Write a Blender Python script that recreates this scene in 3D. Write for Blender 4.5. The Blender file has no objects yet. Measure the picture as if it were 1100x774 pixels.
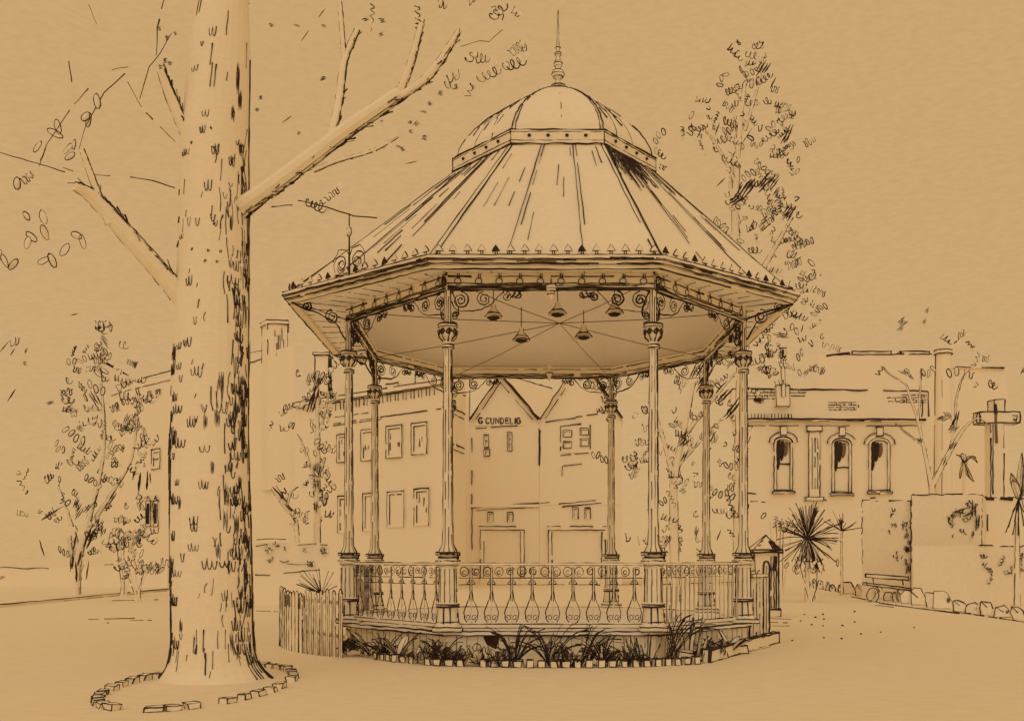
import bpy, math, random
from math import sin, cos, pi, radians, sqrt, atan2, hypot
from mathutils import Vector as V

rnd = random.Random(1962)
F = 1035.0            # focal length in photo pixels (photo is 1100 wide)
EYE = 1.6
HOR = 600.0
scene = bpy.context.scene
COL = scene.collection

def P(px, py, D):     # a layout point seen at photo pixel (px, py) and D metres away
    return V(((px - 550) * D / F, D, EYE + (HOR - py) * D / F))
def G(px, py):        # a ground point
    D = EYE * F / (py - HOR)
    return V(((px - 550) * D / F, D, 0))
def pw(D, n=1.0):     # width in metres of a pen stroke n pixels wide at distance D
    return n * D / F

# ------------------------------------------------------------------ materials
def new_mat(name):
    m = bpy.data.materials.new(name); m.use_nodes = True
    nt = m.node_tree; nt.nodes.clear()
    out = nt.nodes.new('ShaderNodeOutputMaterial')
    b = nt.nodes.new('ShaderNodeBsdfPrincipled')
    b.inputs['Roughness'].default_value = 0.95
    b.inputs['Specular IOR Level'].default_value = 0.1
    nt.links.new(b.outputs[0], out.inputs[0])
    return m, nt, b

def grain(nt, b, col, scale, stretch, amt, mott=0.5, mamt=0.06, tint=(1.04, 0.97, 0.9)):
    tc = nt.nodes.new('ShaderNodeNewGeometry')
    mp = nt.nodes.new('ShaderNodeMapping'); mp.inputs['Scale'].default_value = stretch
    nt.links.new(tc.outputs['Position'], mp.inputs['Vector'])
    n1 = nt.nodes.new('ShaderNodeTexNoise'); n1.inputs['Scale'].default_value = scale
    n1.inputs['Detail'].default_value = 3
    nt.links.new(mp.outputs[0], n1.inputs['Vector'])
    n2 = nt.nodes.new('ShaderNodeTexNoise'); n2.inputs['Scale'].default_value = mott
    n2.inputs['Detail'].default_value = 2
    nt.links.new(tc.outputs['Position'], n2.inputs['Vector'])
    def ramp(n, lo, hi):
        r = nt.nodes.new('ShaderNodeMapRange')
        r.inputs['From Min'].default_value = 0.25; r.inputs['From Max'].default_value = 0.75
        r.inputs['To Min'].default_value = lo; r.inputs['To Max'].default_value = hi
        nt.links.new(n.outputs['Fac'], r.inputs['Value']); return r
    r1 = ramp(n1, 1 - amt, 1 + amt)
    r2 = ramp(n2, 0, 1)
    mx = nt.nodes.new('ShaderNodeMix'); mx.data_type = 'RGBA'
    mx.inputs['A'].default_value = (*col, 1)
    mx.inputs['B'].default_value = tuple(min(1, c * (1 + mamt * (t - 1) * 8)) for c, t in zip(col, tint)) + (1,)
    nt.links.new(r2.outputs[0], mx.inputs['Factor'])
    ml = nt.nodes.new('ShaderNodeVectorMath'); ml.operation = 'SCALE'
    nt.links.new(mx.outputs['Result'], ml.inputs[0]); nt.links.new(r1.outputs[0], ml.inputs['Scale'])
    nt.links.new(ml.outputs[0], b.inputs['Base Color'])

PAPER = (0.88, 0.82, 0.68)
m_paper, nt, b = new_mat('buff_paint'); grain(nt, b, PAPER, 9, (1, 1, 3), 0.035)
m_ground, nt, b = new_mat('sandy_ground'); grain(nt, b, (0.865, 0.80, 0.655), 5, (0.7, 1.5, 1), 0.05, 0.35, 0.08)
m_pale, nt, b = new_mat('pale_shade_lift'); grain(nt, b, (0.96, 0.95, 0.93), 9, (1, 1, 1), 0.02)  # near-white colour that offsets the shade under the roof
m_ink, nt, b = new_mat('dark_brown_ironwork'); grain(nt, b, (0.052, 0.036, 0.031), 12, (1, 1, 1), 0.45)
m_thin, nt, b = new_mat('brown_line'); grain(nt, b, (0.085, 0.055, 0.036), 8, (1, 1, 1), 0.4)
m_wash, nt, b = new_mat('grey_brown_wash'); grain(nt, b, (0.20, 0.145, 0.095), 14, (1, 1, 4), 0.5)
m_leaf, nt, b = new_mat('buff_leaf'); grain(nt, b, (0.86, 0.80, 0.66), 6, (1, 1, 1), 0.04)
MATS = [m_paper, m_ink, m_wash, m_pale, m_leaf, m_ground, m_thin]
PA, INK, WASH, PALE, LEAF, GND, THIN = range(7)

# ------------------------------------------------------------------ mesh builder
WL = {}               # world location of every object built (only translations are used)
class MB:
    def __init__(s): s.v = []; s.f = []; s.m = []
    def face(s, pts, m=PA):
        n = len(s.v); s.v += [tuple(p) for p in pts]; s.f.append(tuple(range(n, n + len(pts)))); s.m.append(m)
    def add(s, verts, faces, m=PA):
        n = len(s.v); s.v += [tuple(p) for p in verts]
        for f in faces: s.f.append(tuple(i + n for i in f)); s.m.append(m)
    def box(s, lo, hi, m=PA):
        (a, b, c), (d, e, f) = lo, hi
        s.hexa([V((a,b,c)),V((d,b,c)),V((d,e,c)),V((a,e,c)),V((a,b,f)),V((d,b,f)),V((d,e,f)),V((a,e,f))], m)
    def hexa(s, p, m=PA):
        s.add(p, [(0,3,2,1),(4,5,6,7),(0,1,5,4),(1,2,6,5),(2,3,7,6),(3,0,4,7)], m)
    def hexa_ink(s, p, w, m=PA, skip=(), dash=0, im=INK):
        s.hexa(p, m)
        E = [(0,1),(1,2),(2,3),(3,0),(4,5),(5,6),(6,7),(7,4),(0,4),(1,5),(2,6),(3,7)]
        for i, (a, b) in enumerate(E):
            if i in skip: continue
            s.ink([p[a], p[b]], w, dash=dash, m=im)
    def prism(s, poly, z0, z1, m=PA, cap0=True, cap1=True):
        n = len(poly); vs = [(x, y, z0) for x, y in poly] + [(x, y, z1) for x, y in poly]
        fs = [(i, (i+1) % n, (i+1) % n + n, i + n) for i in range(n)]
        if cap1: fs.append(tuple(range(n, 2*n)))
        if cap0: fs.append(tuple(range(n-1, -1, -1)))
        s.add(vs, fs, m)
    def lathe(s, prof, n=12, c=(0,0,0), m=PA, ph=0):
        vs = []; fs = []
        for r, z in prof:
            for k in range(n):
                a = ph + 2*pi*k/n; vs.append((c[0] + r*cos(a), c[1] + r*sin(a), c[2] + z))
        for j in range(len(prof) - 1):
            for k in range(n):
                fs.append((j*n+k, j*n+(k+1)%n, (j+1)*n+(k+1)%n, (j+1)*n+k))
        fs.append(tuple(range(n-1, -1, -1))); fs.append(tuple((len(prof)-1)*n + k for k in range(n)))
        s.add(vs, fs, m)
    def tube(s, pts, rad, n=6, m=PA, cap=True):
        pts = [V(p) for p in pts]; N = len(pts)
        if N < 2: return
        if not hasattr(rad, '__len__'): rad = [rad] * N
        vs = []; fs = []; u = None
        for i, p in enumerate(pts):
            t = pts[min(i+1, N-1)] - pts[max(i-1, 0)]
            if t.length < 1e-9: t = V((0,0,1))
            t.normalize()
            if u is None:
                u = t.cross(V((0,0,1)));
                if u.length < 0.05: u = t.cross(V((1,0,0)))
            else:
                u = u - t * u.dot(t)
                if u.length < 1e-6: u = t.orthogonal()
            u.normalize(); w = t.cross(u)
            for k in range(n):
                a = 2*pi*k/n; vs.append(p + (u*cos(a) + w*sin(a)) * rad[i])
        for i in range(N-1):
            for k in range(n): fs.append((i*n+k, i*n+(k+1)%n, (i+1)*n+(k+1)%n, (i+1)*n+k))
        if cap: fs.append(tuple(range(n-1, -1, -1))); fs.append(tuple((N-1)*n+k for k in range(n)))
        s.add(vs, fs, m)
    def ink(s, pts, w, m=INK, dash=0.0, wob=0.3, seg=None, closed=False, dots=0.35):
        """a hand-drawn stroke: a thin rod of uneven thickness"""
        pts = [V(p) for p in pts]
        if closed: pts.append(pts[0].copy())
        L = sum((pts[i+1]-pts[i]).length for i in range(len(pts)-1))
        if L < 1e-6: return
        sg = seg or max(w*5, min(L/26, w*16))
        out = []
        for i in range(len(pts)-1):
            d = pts[i+1]-pts[i]; k = max(1, int(round(d.length/sg)))
            for j in range(k): out.append(pts[i] + d*(j/k))
        out.append(pts[-1])
        jj = w*wob
        out = [p + V((rnd.uniform(-jj,jj), rnd.uniform(-jj,jj), rnd.uniform(-jj,jj))) for p in out]
        runs = [[]]; gap = False
        for i, p in enumerate(out):
            if dash and gap:
                if rnd.random() < 0.65: gap = False; runs.append([p])
                continue
            runs[-1].append(p)
            if dash and len(runs[-1]) > 2 and rnd.random() < dash: gap = True
        for r in runs:
            if len(r) < 2: continue
            q = rnd.uniform(0.8, 1.1); rad = []
            for i in range(len(r)):
                q += rnd.uniform(-0.28, 0.28); q = min(1.4, max(0.55, q)); rad.append(w*0.5*q)
            if rnd.random() < dots: rad[0] *= 1.45
            if rnd.random() < dots: rad[-1] *= 1.45
            s.tube(r, rad, 4, m)
    def build(s, name, parent=None, at=None, local=False):
        me = bpy.data.meshes.new(name)
        base = V(at) if at is not None else (WL[parent.name].copy() if parent else V((0,0,0)))
        off = V((0,0,0)) if local else base
        me.from_pydata([V(p) - off for p in s.v], [], s.f)
        used = sorted(set(s.m)); idx = {k: i for i, k in enumerate(used)}
        for k in used: me.materials.append(MATS[k])
        me.polygons.foreach_set('material_index', [idx[k] for k in s.m])
        me.update()
        o = bpy.data.objects.new(name, me); COL.objects.link(o)
        if parent: o.parent = parent; o.location = base - WL[parent.name]
        else: o.location = base
        WL[o.name] = base
        return o

def tag(o, label, cat=None, group=None, kind=None):
    if label: o['label'] = label
    if cat: o['category'] = cat
    if group: o['group'] = group
    if kind: o['kind'] = kind
    return o
def thing(name, at, label, cat, group=None):
    o = bpy.data.objects.new(name, None); COL.objects.link(o); o.location = at
    o.empty_display_size = 0.2
    WL[o.name] = V(at); return tag(o, label, cat, group)
def copy_tree(o, loc, parent=None):
    c = o.copy(); COL.objects.link(c); c.location = loc
    if parent: c.parent = parent
    WL[c.name] = (WL[parent.name] if parent else V((0,0,0))) + V(loc)
    for ch in list(o.children):
        copy_tree(ch, ch.location, c)
    return c

# ------------------------------------------------------------------ pen shapes
def spiral(c, u, v, r0, r1, a0, turns, n=None):
    n = n or int(14*abs(turns)) + 4; o = []
    for i in range(n+1):
        t = i/n; a = a0 + 2*pi*turns*t; r = r0 + (r1-r0)*t
        o.append(c + u*(r*cos(a)) + v*(r*sin(a)))
    return o
def ring(c, u, v, r, n=10, r2=None):
    return [c + u*(r*cos(2*pi*i/n)) + v*((r2 or r)*sin(2*pi*i/n)) for i in range(n)]
def frame_for(spread=0.7):
    """a random leaf frame, mostly upright and mostly sideways-on"""
    yaw = rnd.uniform(-spread, spread); roll = rnd.uniform(-0.8, 0.8)
    u = V((cos(yaw), sin(yaw), 0)); v = V((0, 0, 1)); n = u.cross(v)
    u2 = u*cos(roll) + v*sin(roll); v2 = v*cos(roll) - u*sin(roll)
    v2 = (v2 + n*rnd.uniform(-0.4, 0.4)).normalized()
    return u2, v2
def leaf_face(mb, pts, m=LEAF):
    c = sum(pts, V((0,0,0)))/len(pts); r = (pts[0]-c).length
    n = (pts[0]-c).cross(pts[len(pts)//3]-c)
    if n.length < 1e-9: return
    n.normalize(); top = c + n*r*0.25; bot = c - n*r*0.12
    k = len(pts)
    mb.add(list(pts)+[top, bot], [(i, (i+1)%k, k) for i in range(k)] + [((i+1)%k, i, k+1) for i in range(k)], m)
def scribble(mb, c, n, size, w, kind=None, m=INK, fill=0.6):
    """a spray of n leaves, each a small filled leaf with a pen loop round it"""
    u, v = frame_for(); kind = kind or rnd.choice('eewwuuoo33')
    if kind == 'o':
        for i in range(n):
            cc = c + u*(i*size*0.9) + v*rnd.uniform(-.4, .4)*size
            a = rnd.uniform(0.9, 2.3); uu = u*cos(a)+v*sin(a); vv = v*cos(a)-u*sin(a)
            rg = ring(cc, uu, vv, size*0.62, 9, size*0.27)
            if rnd.random() < fill: leaf_face(mb, rg)
            mb.ink(rg, w, closed=True, m=m, seg=size*0.3)
        return
    pts = []; K = 9; x = 0; amp = [rnd.uniform(.6,1.2) for _ in range(n+1)]; adv = [rnd.uniform(.45,.85) for _ in range(n+1)]; dr = rnd.uniform(-.25,.25)
    for i in range(n*K+1):
        j = min(n, i//K); t = (i%K)/K; aa = amp[j]*(1-t)+amp[min(n,j+1)]*t; a = 2*pi*t; x = sum(adv[:j])+adv[j]*t
        if kind == 'e': q = u*(x*size + cos(a)*size*0.30*aa) + v*(sin(a)*size*0.55*aa)
        elif kind == 'w': q = u*(x*size + 0.10*size*sin(2*a)) + v*(cos(a)*size*0.55*aa)
        elif kind == 'u': q = u*(x*size + cos(a)*size*.16) + v*((2*t-1)**4*size*0.95*aa - .45*size)
        else: q = v*(-x*size) + u*(sin(pi*t)*size*0.62*aa)
        pts.append(c + q + v*dr*x*size + v*rnd.uniform(-.05,.05)*size)
    mb.ink(pts, w, m=m, seg=size*0.22, wob=0.2)
    for i in range(n):
        if rnd.random() < fill:
            cc = c + (u*((i+.5)*0.8*size) if kind != '3' else -v*((i+.5)*.8*size) + u*.2*size)
            leaf_face(mb, ring(cc, u, v, size*0.36, 7, size*0.42))
def smudge(mb, c, length, w, ang=None, m=WASH):
    """a patch of close parallel dark strokes"""
    a = ang if ang is not None else rnd.uniform(0.7, 1.3)
    yaw = rnd.uniform(-.4, .4)
    d = V((cos(a)*cos(yaw), cos(a)*sin(yaw), sin(a))); sd = V((-sin(a), 0, cos(a)))
    k = max(2, min(6, int(round(w/length*9)))) if w/length > .22 else 1
    for i in range(k):
        o = sd*(w*((i+.5)/k-.5))*1.1 + d*length*rnd.uniform(-.18,.18); l = length*rnd.uniform(.55,1.0)
        n = 5; pts = [c + o + d*(l*(j/n-.5)) + sd*rnd.uniform(-.06,.06)*w + V((0,rnd.uniform(-.1,.1)*w,0)) for j in range(n+1)]
        r = w/k*(.42 if m == INK else .34) if k > 1 else w*.24
        mb.tube(pts, [r*x*rnd.uniform(.75,1.25) for x in (.3,.8,1,.95,.7,.2)], 5, INK if (m == INK or rnd.random() < .5) else THIN)
def blade(mb, base, tip, droop, width, w, m=LEAF, mid=True, fold=0.25):
    """a strap leaf from base to tip, arched, with a drawn outline"""
    base, tip = V(base), V(tip); d = tip-base; side = d.cross(V((0,0,1)))
    if side.length < 1e-6: side = V((1,0,0))
    side.normalize(); up = side.cross(d).normalized(); K = 7; Lf = []; Rt = []; Md = []
    for i in range(K+1):
        t = i/K; p = base + d*t + V((0,0,droop*4*t*(1-t)))
        ww = width*0.5*(sin(pi*min(1, t*0.92+0.1))**0.7)*(1 if t < 1 else 0)
        Lf.append(p+side*ww); Rt.append(p-side*ww); Md.append(p-up*ww*fold)
    n = K+1
    mb.add(Lf+Md+Rt, [f for i in range(K) for f in ((i,i+1,n+i+1,n+i),(n+i,n+i+1,2*n+i+1,2*n+i))], m)
    mb.ink(Lf, w); mb.ink(Rt, w)
    if mid: mb.ink(Md, w*0.7, m=THIN)
def limb(mb, pts, rads, w, hatch=0.5, faint=0, n=10):
    """a tapered limb with bark lines along it"""
    pts = [V(p) for p in pts]
    # smooth
    q = []; r = []
    for i in range(len(pts)-1):
        p0 = pts[max(i-1,0)]; p1 = pts[i]; p2 = pts[i+1]; p3 = pts[min(i+2,len(pts)-1)]
        for j in range(5):
            t = j/5
            q.append(0.5*((2*p1)+(p2-p0)*t+(2*p0-5*p1+4*p2-p3)*t*t+(3*p1-p0-3*p2+p3)*t**3))
            r.append(rads[i]+(rads[i+1]-rads[i])*t)
    q.append(pts[-1]); r.append(rads[-1])
    mb.tube(q, r, n, PA)
    def side(i):
        t = (q[min(i+1,len(q)-1)]-q[max(i-1,0)]).normalized()
        s = t.cross(V((0,1,0)));
        if s.length < .1: s = t.cross(V((1,0,0)))
        s.normalize(); return t, s, s.cross(t)
    for az, ww, ds in ((0, .75, 0.10), (pi, 1.05, 0.05), (pi/2, .5, .75), (pi+0.45, .6, .35), (pi-.45,.6,.35)):
        line = []
        for i in range(len(q)):
            t, s, b2 = side(i)
            line.append(q[i] + (s*cos(az)+b2*sin(az))*r[i]*1.0)
        mb.ink(line, w*ww*(.7 if faint else 1), dash=min(.9, ds+faint), wob=.5, m=THIN if faint else INK)
    if hatch:
        Ltot = sum((q[i+1]-q[i]).length for i in range(len(q)-1))
        for k in range(int(hatch*Ltot/ (2.2*w))):
            i = rnd.randrange(len(q)-1); t, s, b2 = side(i)
            az = pi+rnd.gauss(0,.42); p = q[i].lerp(q[i+1], rnd.random())
            p = p + (s*cos(az)+b2*sin(az))*r[i]*1.0
            l = rnd.uniform(3, 10)*w; t = (t + s*rnd.uniform(-.5,.5)).normalized()
            mb.ink([p, p+t*l*.5 + s*rnd.uniform(-.5,.5)*w, p+t*l], w*rnd.uniform(.6,1.2))

# ================================================================== CAMERA, LIGHT, SKY
cam = bpy.data.cameras.new('camera'); co = bpy.data.objects.new('camera', cam); COL.objects.link(co)
co.location = (0, 0, EYE); co.rotation_euler = (radians(90), 0, 0)
cam.sensor_width = 36; cam.lens = 36*F/1100; cam.shift_y = (HOR-387)/1100
cam.clip_start = 0.1; cam.clip_end = 6000
scene.camera = co

SUN_EL, SUN_AZ = radians(38), radians(12)     # soft overcast light from behind the viewer
sun = bpy.data.lights.new('sun', 'SUN'); sun.energy = 0.52; sun.angle = radians(90); sun.color = (1.0, 0.95, 0.86)
so = bpy.data.objects.new('sun', sun); COL.objects.link(so)
d = V((sin(SUN_AZ)*cos(SUN_EL), cos(SUN_AZ)*cos(SUN_EL), -sin(SUN_EL)))
so.rotation_euler = d.to_track_quat('-Z', 'Y').to_euler(); so.location = (0, -20, 30)

w = bpy.data.worlds.new('World'); scene.world = w; w.use_nodes = True
nt = w.node_tree; nt.nodes.clear()
out = nt.nodes.new('ShaderNodeOutputWorld')
sky = nt.nodes.new('ShaderNodeTexSky'); sky.sky_type = 'NISHITA'; sky.sun_disc = False
sky.sun_elevation = SUN_EL; sky.sun_rotation = radians(180)+SUN_AZ
bg1 = nt.nodes.new('ShaderNodeBackground'); bg1.inputs['Strength'].default_value = 0.08
nt.links.new(sky.outputs[0], bg1.inputs['Color'])
bg2 = nt.nodes.new('ShaderNodeBackground'); bg2.inputs['Strength'].default_value = 1.0
SKY_A, SKY_B = (0.615, 0.392, 0.166), (0.600, 0.365, 0.148)
tc = nt.nodes.new('ShaderNodeTexCoord')
mp = nt.nodes.new('ShaderNodeMapping'); mp.inputs['Scale'].default_value = (1, 1, 1.5)
nt.links.new(tc.outputs['Generated'], mp.inputs[0])
nz = nt.nodes.new('ShaderNodeTexNoise'); nz.inputs['Scale'].default_value = 2.0; nz.inputs['Detail'].default_value = 1
nt.links.new(mp.outputs[0], nz.inputs['Vector'])
mp2 = nt.nodes.new('ShaderNodeMapping'); mp2.inputs['Scale'].default_value = (120, 120, 420)
nt.links.new(tc.outputs['Generated'], mp2.inputs[0])
nf = nt.nodes.new('ShaderNodeTexNoise'); nf.inputs['Scale'].default_value = 1.0; nf.inputs['Detail'].default_value = 3
nt.links.new(mp2.outputs[0], nf.inputs['Vector'])
mx = nt.nodes.new('ShaderNodeMix'); mx.data_type = 'RGBA'
mx.inputs['A'].default_value = (*SKY_A, 1); mx.inputs['B'].default_value = (*SKY_B, 1)
nt.links.new(nz.outputs['Fac'], mx.inputs['Factor'])
mr = nt.nodes.new('ShaderNodeMapRange'); mr.inputs['From Min'].default_value = .25; mr.inputs['From Max'].default_value = .7
mr.inputs['To Min'].default_value = .96; mr.inputs['To Max'].default_value = 1.04
nt.links.new(nf.outputs['Fac'], mr.inputs['Value'])
ml = nt.nodes.new('ShaderNodeVectorMath'); ml.operation = 'SCALE'
nt.links.new(mx.outputs['Result'], ml.inputs[0]); nt.links.new(mr.outputs[0], ml.inputs['Scale'])
nt.links.new(ml.outputs[0], bg2.inputs['Color'])
ms = nt.nodes.new('ShaderNodeMixShader'); ms.inputs[0].default_value = 0.95
nt.links.new(bg1.outputs[0], ms.inputs[1]); nt.links.new(bg2.outputs[0], ms.inputs[2])
nt.links.new(ms.outputs[0], out.inputs['Surface'])

vs = scene.view_settings; vs.view_transform = 'Standard'; vs.look = 'None'; vs.exposure = 0; vs.gamma = 1; vs.use_curve_mapping = False
scene.cycles.use_denoising = True
scene.cycles.max_bounces = 8; scene.cycles.diffuse_bounces = 6

# ================================================================== GROUND AND PATHS
mb = MB(); mb.face([(-2500,-200,0),(2500,-200,0),(2500,4000,0),(-2500,4000,0)], GND)
tag(mb.build('ground'), None, kind='structure')
# lawn kerb at the left, a low stone step
mb = MB()
a, b = G(-60, 658), G(182, 634)
dn = (b-a).normalized(); nn = V((-dn.y, dn.x, 0))
for t0, t1 in ((0, 1),):
    p = [a, b, b+nn*1.2, a+nn*1.2]; q = [x+V((0,0,.10)) for x in p]
    mb.hexa(p+q, GND)
    mb.ink([q[0], q[1]], pw(36, 1.2), dash=.08); mb.ink([p[0].lerp(p[1],.4), p[1]], pw(40, 1.0), dash=.15, m=THIN)
tag(mb.build('kerb'), None, kind='structure')
mb = MB()
for (x0, y0, x1, y1) in ((95, 665, 150, 664), (140, 666, 163, 666), (275, 656, 302, 657), (120, 645, 170, 644), (824, 664, 850, 665), (826, 668, 846, 669), (830, 672, 848, 672), (742, 706, 768, 707)):
    a, b = G(x0, y0), G(x1, y1); D = a.y; z = V((0,0,.006))
    mb.ink([a+z, b+z], pw(D, 1.0), dash=.2, m=THIN, wob=.1)
tag(mb.build('path_crack'), None, kind='structure')

# ================================================================== BANDSTAND
BX, BY = 0.6, 18.85
stand = thing('bandstand', (BX, BY, 0), 'octagonal cast iron bandstand with ribbed roof, small dome and spired finial', 'bandstand')
def ring8(fr, sf, sb, bk, cx=BX):
    """front right, front left ... order: FL FR SFR SBR BR BL SBL SFL"""
    return [V((cx+x, BY+y, 0)) for x, y in ((-fr[0],fr[1]),(fr[0],fr[1]),(sf[0],sf[1]),(sb[0],sb[1]),(bk[0],bk[1]),(-bk[0],bk[1]),(-sb[0],sb[1]),(-sf[0],sf[1]))]
colv = ring8((1.6,-3.85),(3.48,-1.85),(3.5,1.5),(1.7,3.5)); colv[5] = V((BX-2.05, BY+3.5, 0))
eave = ring8((1.74,-4.25),(4.35,-2.25),(4.35,2.0),(1.8,4.1), .5)
coll = ring8((.8,-1.85),(1.86,-.65),(1.86,.75),(.8,1.9), .80)
ZE = 6.15; ZC0, ZC1 = 8.93, 9.15
up = lambda p, z: V((p.x, p.y, z))
def scaled(poly, k, c=None):
    c = c or sum(poly, V((0,0,0)))/len(poly)
    return [c + (p-c)*k for p in poly]
W1 = pw(15, 1.7); W0 = pw(15, 1.1)

# base
deck = scaled(colv, 1.015)
mb = MB(); mb.prism([(p.x,p.y) for p in deck], 0, .42)
lip = scaled(colv, 1.035); mb.prism([(p.x,p.y) for p in lip], .42, .48, PALE)  # near-white deck top, lifting the shaded floor and ceiling
for i in range(8):
    a, b = deck[i], deck[(i+1)%8]; la, lb = lip[i], lip[(i+1)%8]
    mb.ink([up(la,.48), up(lb,.48)], W1); mb.ink([up(la,.42), up(lb,.42)], W1)
    n = int((b-a).length/.16)
    for k in range(1, n):
        p = a.lerp(b, k/n)
        mb.ink([up(p, .40), up(p, rnd.choice((.02,.1,.22)))], W0*.75, m=THIN, dots=0)
base = mb.build('base', stand)
mb = MB(); c = deck[0].lerp(deck[1], .24); y = c.y-.004
vp = [P(519,684,y), P(528,678,y), P(537,682,y), P(533,697,y), P(523,692,y)]
vq = [p + V((0,.05,0)) for p in vp]
mb.add(vp+vq, [(4,3,2,1,0),(5,6,7,8,9)]+[(i,(i+1)%5,(i+1)%5+5,i+5) for i in range(5)], INK)
mb.build('vent', base)

# roof
mb = MB()
c0 = [up(p, ZC0) for p in coll]; e0 = [up(p, ZE+.02) for p in eave]
ein = [up(p, ZE-.05) for p in scaled(eave, .985)]; cin = [up(p, ZC0-.06) for p in scaled(coll, .97)]
for i in range(8):
    j = (i+1)%8
    for q in range(12):
        t0, t1 = q/12, (q+1)/12
        mb.face([e0[i].lerp(e0[j],t0), e0[i].lerp(e0[j],t1), c0[i].lerp(c0[j],t1), c0[i].lerp(c0[j],t0)], PA)
        mb.face([ein[i].lerp(ein[j],t1), ein[i].lerp(ein[j],t0), cin[i].lerp(cin[j],t0), cin[i].lerp(cin[j],t1)], PALE)
    mb.face([e0[j], e0[i], ein[i], ein[j]], PA)
    # rolled hips
    nrm = ((e0[i]-sum(e0, V())/8)).normalized()*.02
    tang = (e0[j]-e0[i-1]).normalized()
    mb.ink([c0[i]+tang*.03, e0[i]+tang*.05], W1*1.0, seg=.25); mb.ink([c0[i]-tang*.04, e0[i]-tang*.05], W1*.8, seg=.25, dash=.04)
    nse = 2 if i != 0 else 2
    for k in range(1, nse+1):
        t = k/(nse+1)
        a, b = c0[i].lerp(c0[j], t), e0[i].lerp(e0[j], t)
        nn = (b-a).cross(e0[j]-e0[i]).normalized(); nn = nn if nn.z > 0 else -nn
        a, b = a+nn*.02, b+nn*.02; tg = (e0[j]-e0[i]).normalized()
        mb.ink([a, b], W0*1.1, seg=.25, dash=.03)
        mb.ink([a+tg*.05, a.lerp(b,.75)+tg*.07], W0*.8, seg=.25, dash=.1)
    # short thin strokes running down each facet
    for k in range(12 if i in (0,) else 22):
        t = rnd.uniform(.04,.96); s0 = rnd.choice((rnd.uniform(0,.12), rnd.uniform(0,.7))); s1 = s0 + rnd.uniform(.06,.28)
        A, B = c0[i].lerp(c0[j], t), e0[i].lerp(e0[j], t)
        nn = (B-A).cross(e0[j]-e0[i]).normalized(); nn = nn if nn.z > 0 else -nn
        mb.ink([A.lerp(B,s0)+nn*.015, A.lerp(B,min(.98,s1))+nn*.015], W0*.8, seg=.2, dash=.12, m=THIN)
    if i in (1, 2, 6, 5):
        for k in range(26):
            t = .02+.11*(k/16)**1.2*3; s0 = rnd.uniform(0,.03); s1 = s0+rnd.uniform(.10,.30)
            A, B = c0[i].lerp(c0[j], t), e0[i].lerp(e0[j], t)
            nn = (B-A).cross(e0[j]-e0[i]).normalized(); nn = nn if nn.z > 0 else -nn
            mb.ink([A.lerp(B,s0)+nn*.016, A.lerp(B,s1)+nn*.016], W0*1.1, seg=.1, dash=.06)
roof = mb.build('roof', stand)

# collar
mb = MB(); cl = scaled(coll, 1.03)
mb.prism([(p.x,p.y) for p in cl], ZC0-.03, ZC1)
for i in range(8):
    a, b = cl[i], cl[(i+1)%8]
    for z, ww in ((ZC0-.03,1.2),(ZC0+.03,.7),(ZC1-.04,.7),(ZC1,1.2)): mb.ink([up(a,z), up(b,z)], W1*ww)
    mb.ink([up(a,ZC0-.03), up(a,ZC1)], W1)
    for k in range(1, 5):
        p = up(a.lerp(b, k/5), (ZC0+ZC1)/2); o = (p-V((.8+0, BY, p.z))).normalized()*.012
        mb.lathe([(.0001,-.03),(.03,-.015),(.03,.015),(.0001,.03)], 6, p+o, INK)
mb.build('collar', stand)

# dome
mb = MB(); H = 1.68; cdm = V((.88, BY, 0)); layers = []
for k in range(9):
    s = cos(k/8*pi/2) if k < 8 else 0.012
    h = H*(0.5*(1-s)+0.5*sqrt(max(0,1-s*s)))
    cc = (sum(coll, V())/8).lerp(cdm, k/8)
    layers.append([V((cc.x+(p.x-.8)*s*.98, cc.y+(p.y-(sum(coll,V())/8).y)*s*.98, ZC1+h)) for p in coll])
for k in range(8):
    for i in range(8):
        j = (i+1)%8; mb.face([layers[k][i], layers[k][j], layers[k+1][j], layers[k+1][i]])
for i in range(8):
    for dx in (-.03,.035):
        mb.ink([layers[k][i]+V((dx*(1-k/9),0,.004)) for k in range(9)], W1*.85, dash=.02)
    j = (i+1)%8
    if i in (1,2,3,5,6,7):
        for f in (.3,.62):
            mb.ink([layers[k][i].lerp(layers[k][j], f)+V((0,0,.006)) for k in range(0,9)], W0*.9, dash=.12)
        for q in range(7):
            k = rnd.randrange(3, 7); f = rnd.uniform(.04,.5)
            mb.ink([layers[k][i].lerp(layers[k][j], f)+V((0,0,.006)), layers[k-1][i].lerp(layers[k-1][j], f+.06)+V((0,0,.006))], W1*.9)
m = [layers[k][0].lerp(layers[k][1], .54) for k in range(9)]
mb.ink([m[8], m[5], m[3], m[1].lerp(m[2],.6)], W0*.8, dots=1)
dome = mb.build('dome', stand)

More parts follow.
